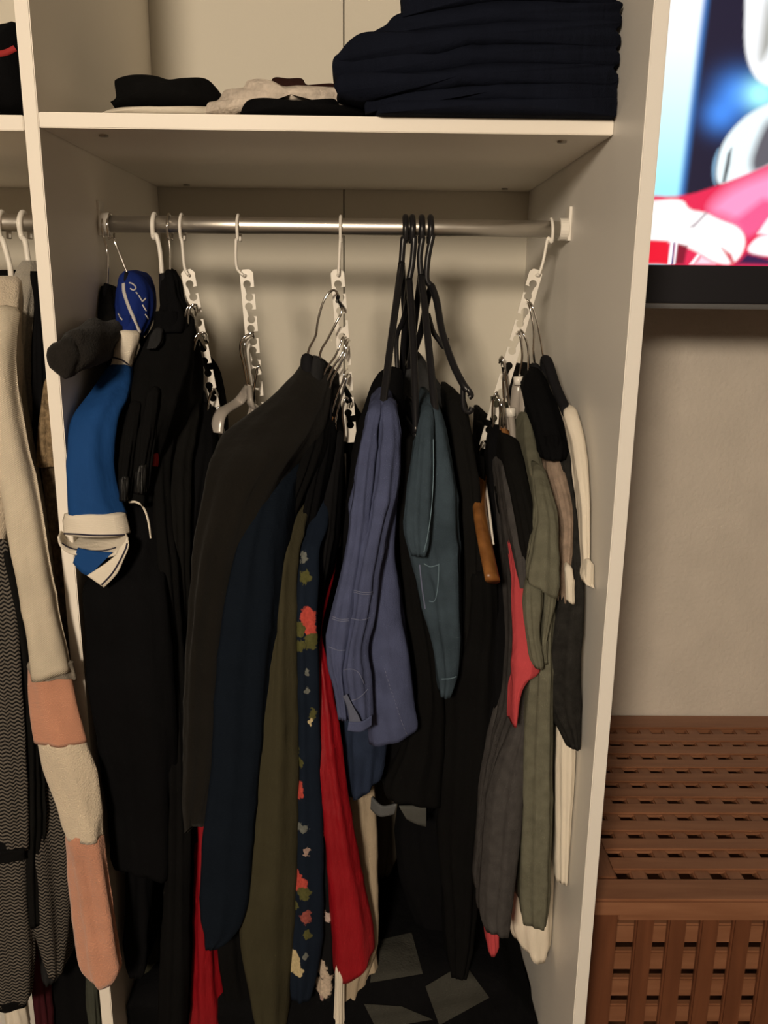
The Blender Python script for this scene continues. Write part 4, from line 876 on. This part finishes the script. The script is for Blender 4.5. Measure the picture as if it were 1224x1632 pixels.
# ------------------------------------------------------------------ left bay
def left_bay():
    def wh(lab, xp, pts, arm):
        w = railhook(xp, pts, .002); e = empty('clothes_hanger', w[-1], lab, 'clothes hanger')
        tube('hook', w, .0042, m_wplast, e, n=10); tube('arm', [w[-1]]+[at(*p) for p in arm], .006, m_wplast, e, n=10)
    wh('white plastic hanger at the left edge holding the cream sweater', 4, [(5,385,.2),(16,425,.2),(18,450,.19)], [(10,480,.15),(-20,540,.05)])
    wh('white plastic hanger next to the partition in the left bay', 38, [(40,385,.2),(45,415,.2),(50,432,.19)], [(50,470,.15),(60,540,.07)])
    G('sweater', 'grey-cream knitted sweater, greyed to carry the shade of the left bay', 'sweater', [(415,30,52,.16),(440,18,54,.13),(500,6,48,.08),(560,2,44,.05),(640,4,48,.03),(720,12,60,.02),(800,30,72,.02),(900,50,86,.02),(1040,80,112,.02)], c_creamg, thick=.25, seed=2)
    sw = G('color_block_sweater', 'cream and peach colour-block knitted sweater with a long sleeve hanging down', 'sweater',
      [(440,-40,20,.10),(500,-80,18,.04),(600,-120,18,-.01),(750,-150,10,-.02),(900,-160,-4,-.02),(1100,-160,-10,-.02)], c_creamf, thick=.2)
    drape('sleeve', [(490,-30,22,.02),(560,-35,15,-.02),(640,-33,19,-.04),(720,-25,35,-.05),(800,-9,55,-.055),(900,8,71,-.06),(1000,27,90,-.06),(1050,32,102,-.06),(1084,35,109,-.06)], c_cream, sw, thick=.05, fold=.005, nf=4, rows=60, hem=.006)
    drape('grey_band', [(1060,37,109,-.054),(1090,41,111,-.054)], F_('grey_knit_band', (.28, .25, .21), bump=.9), sw, thick=.044, fold=.004, hem=.006)
    drape('peach_band', [(1068,35,106,-.053),(1120,38,113,-.052),(1160,44,121,-.052),(1192,51,128,-.052)], c_pink, sw, thick=.045, fold=.005, nf=4)
    drape('cream_band', [(1186,52,127,-.05),(1230,63,140,-.05),(1290,82,153,-.05),(1346,97,161,-.05)], c_creamf, sw, thick=.045, fold=.006, nf=4)
    drape('peach_cuff', [(1338,98,160,-.05),(1400,104,168,-.05),(1470,112,177,-.05),(1530,116,186,-.05),(1553,120,190,-.05),(1568,128,186,-.05),(1577,142,178,-.05)], c_pinkf, sw, thick=.048, fold=.007, nf=5)
    G('jacket', 'black jacket between the pale sweater and the partition in the left bay', 'jacket', [(432,44,58,.14),(480,50,66,.09),(560,46,72,.05),(640,46,74,.03),(700,50,68,.03),(780,58,70,.03),(900,66,80,.03)], c_black3, thick=.3)
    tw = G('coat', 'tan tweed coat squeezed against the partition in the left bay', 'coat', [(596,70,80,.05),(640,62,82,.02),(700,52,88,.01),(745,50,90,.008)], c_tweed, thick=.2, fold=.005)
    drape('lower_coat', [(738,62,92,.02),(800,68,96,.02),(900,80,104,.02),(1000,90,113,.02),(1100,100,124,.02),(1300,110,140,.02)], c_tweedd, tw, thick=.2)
    ca = G('cardigan', 'grey and black zigzag knit cardigan at the left edge of the photo', 'cardigan',
      [(780,-60,8,.06),(860,-60,18,.03),(950,-55,34,.015),(1050,-40,60,.01),(1150,-30,82,.008),(1250,-20,98,.006),(1350,0,104,.006),(1450,30,104,.006),(1530,60,100,.006),(1562,72,96,.006)], c_zig, thick=.2, fold=.012, nf=5)
    k1 = drape('front_panel', [(860,-70,6,-.01),(960,-66,20,-.015),(1100,-60,30,-.02),(1200,-58,36,-.02),(1300,-56,38,-.02),(1362,-54,36,-.02)], c_zig, ca, thick=.03, fold=.006)
    drape('hem_band', [(1358,-54,37,-.022),(1376,-53,35,-.022)], c_black, ca, thick=.034, fold=.004)
    drape('front_panel', [(1366,-54,40,-.008),(1450,-52,46,-.008),(1530,-50,48,-.008),(1592,-50,46,-.008),(1608,-46,38,-.008)], c_zig, ca, thick=.05, fold=.006)
    drape('hem_band', [(1602,-48,41,-.010),(1616,-46,37,-.010)], c_black, ca, thick=.05, fold=.004)
    drape('lining', [(880,0,14,-.005),(1000,14,44,-.008),(1150,26,62,-.008),(1300,30,64,-.006),(1400,36,60,-.004),(1480,44,60,0)], c_black2, ca, thick=.03)  # dark strip between the two knit panels
    G('garment', 'dark grey cloth end below the zigzag cardigan', 'garment', [(1480,52,92,.03),(1560,60,90,.03),(1572,66,84,.03)], c_greyblk, thick=.08)
    G('trousers', 'cream trouser leg below the zigzag cardigan hem', 'trousers', [(1560,-6,30,.05),(1612,2,34,.05),(1660,8,44,.05)], c_white, thick=.05)
    G('dress', 'dark wine dress low in the left bay', 'dress', [(1500,40,70,.08),(1600,48,72,.08),(1660,54,78,.08)], F_('wine_red', (.05, .010, .014)), thick=.15)
    G('skirt', 'black skirt at the bottom of the left bay beside the peach cuff', 'skirt', [(1400,70,150,.10),(1560,66,150,.10),(1660,72,160,.10)], c_black3, thick=.2)
    G('jacket', 'grey-green jacket edge just left of the partition foot', 'jacket', [(1540,134,152,.03),(1600,136,156,.03),(1660,142,160,.03)], F_('grey_green', (.055, .06, .048)), thick=.05)
    G('coat', 'long black drape across the dark back of the left bay', 'coat', [(430,-60,30,.30),(520,-80,60,.28),(900,-80,90,.28),(1300,-60,110,.28)], c_black, thick=.2)  # black drape filling the dark back of the bay
left_bay()

# ------------------------------------------------------------------ on the wardrobe floor
def floor_things():
    P = pillow('folded_blanket', [(190,1760),(190,1640),(300,1600),(420,1590),(520,1580),(640,1560),(740,1570),(822,1620),(834,1760)], .06, .54, c_black3, seed=40, wr=.012, ns=90, bulge=.04)
    tag(P, 'black blanket with grey patches heaped on the wardrobe floor', 'blanket')
    # level it so that it rests on the base board
    zmin = min(v.co.z for v in P.data.vertices)
    for v in P.data.vertices: v.co.z = .0805+(v.co.z-zmin)*.9 if v.co.z-zmin > 0 else .0805
    g = F_('grey_blanket_patch', (.040, .040, .035), weave=300, bump=.7)
    tr = [bvh(P)]
    def patch(quad):
        n = 14; V, F = [], []
        for i in range(n):
            for j in range(n):
                a, b = i/(n-1), j/(n-1)
                x = (quad[0][0]*(1-a)+quad[1][0]*a)*(1-b)+(quad[3][0]*(1-a)+quad[2][0]*a)*b; y = (quad[0][1]*(1-a)+quad[1][1]*a)*(1-b)+(quad[3][1]*(1-a)+quad[2][1]*a)*b
                h = hit(tr, x, y); V.append((h[0]-ray(x, y).normalized()*.0025) if h else at(x, y, .2))
        for i in range(n-1):
            for j in range(n-1): F.append((i*n+j, i*n+j+1, (i+1)*n+j+1, (i+1)*n+j))
        obj('patch', V, F, g, P)
    patch([(596,1500),(656,1486),(674,1552),(590,1566)]); patch([(678,1572),(740,1535),(780,1590),(700,1634)]); patch([(580,1600),(640,1604),(690,1625),(600,1640)])
floor_things()
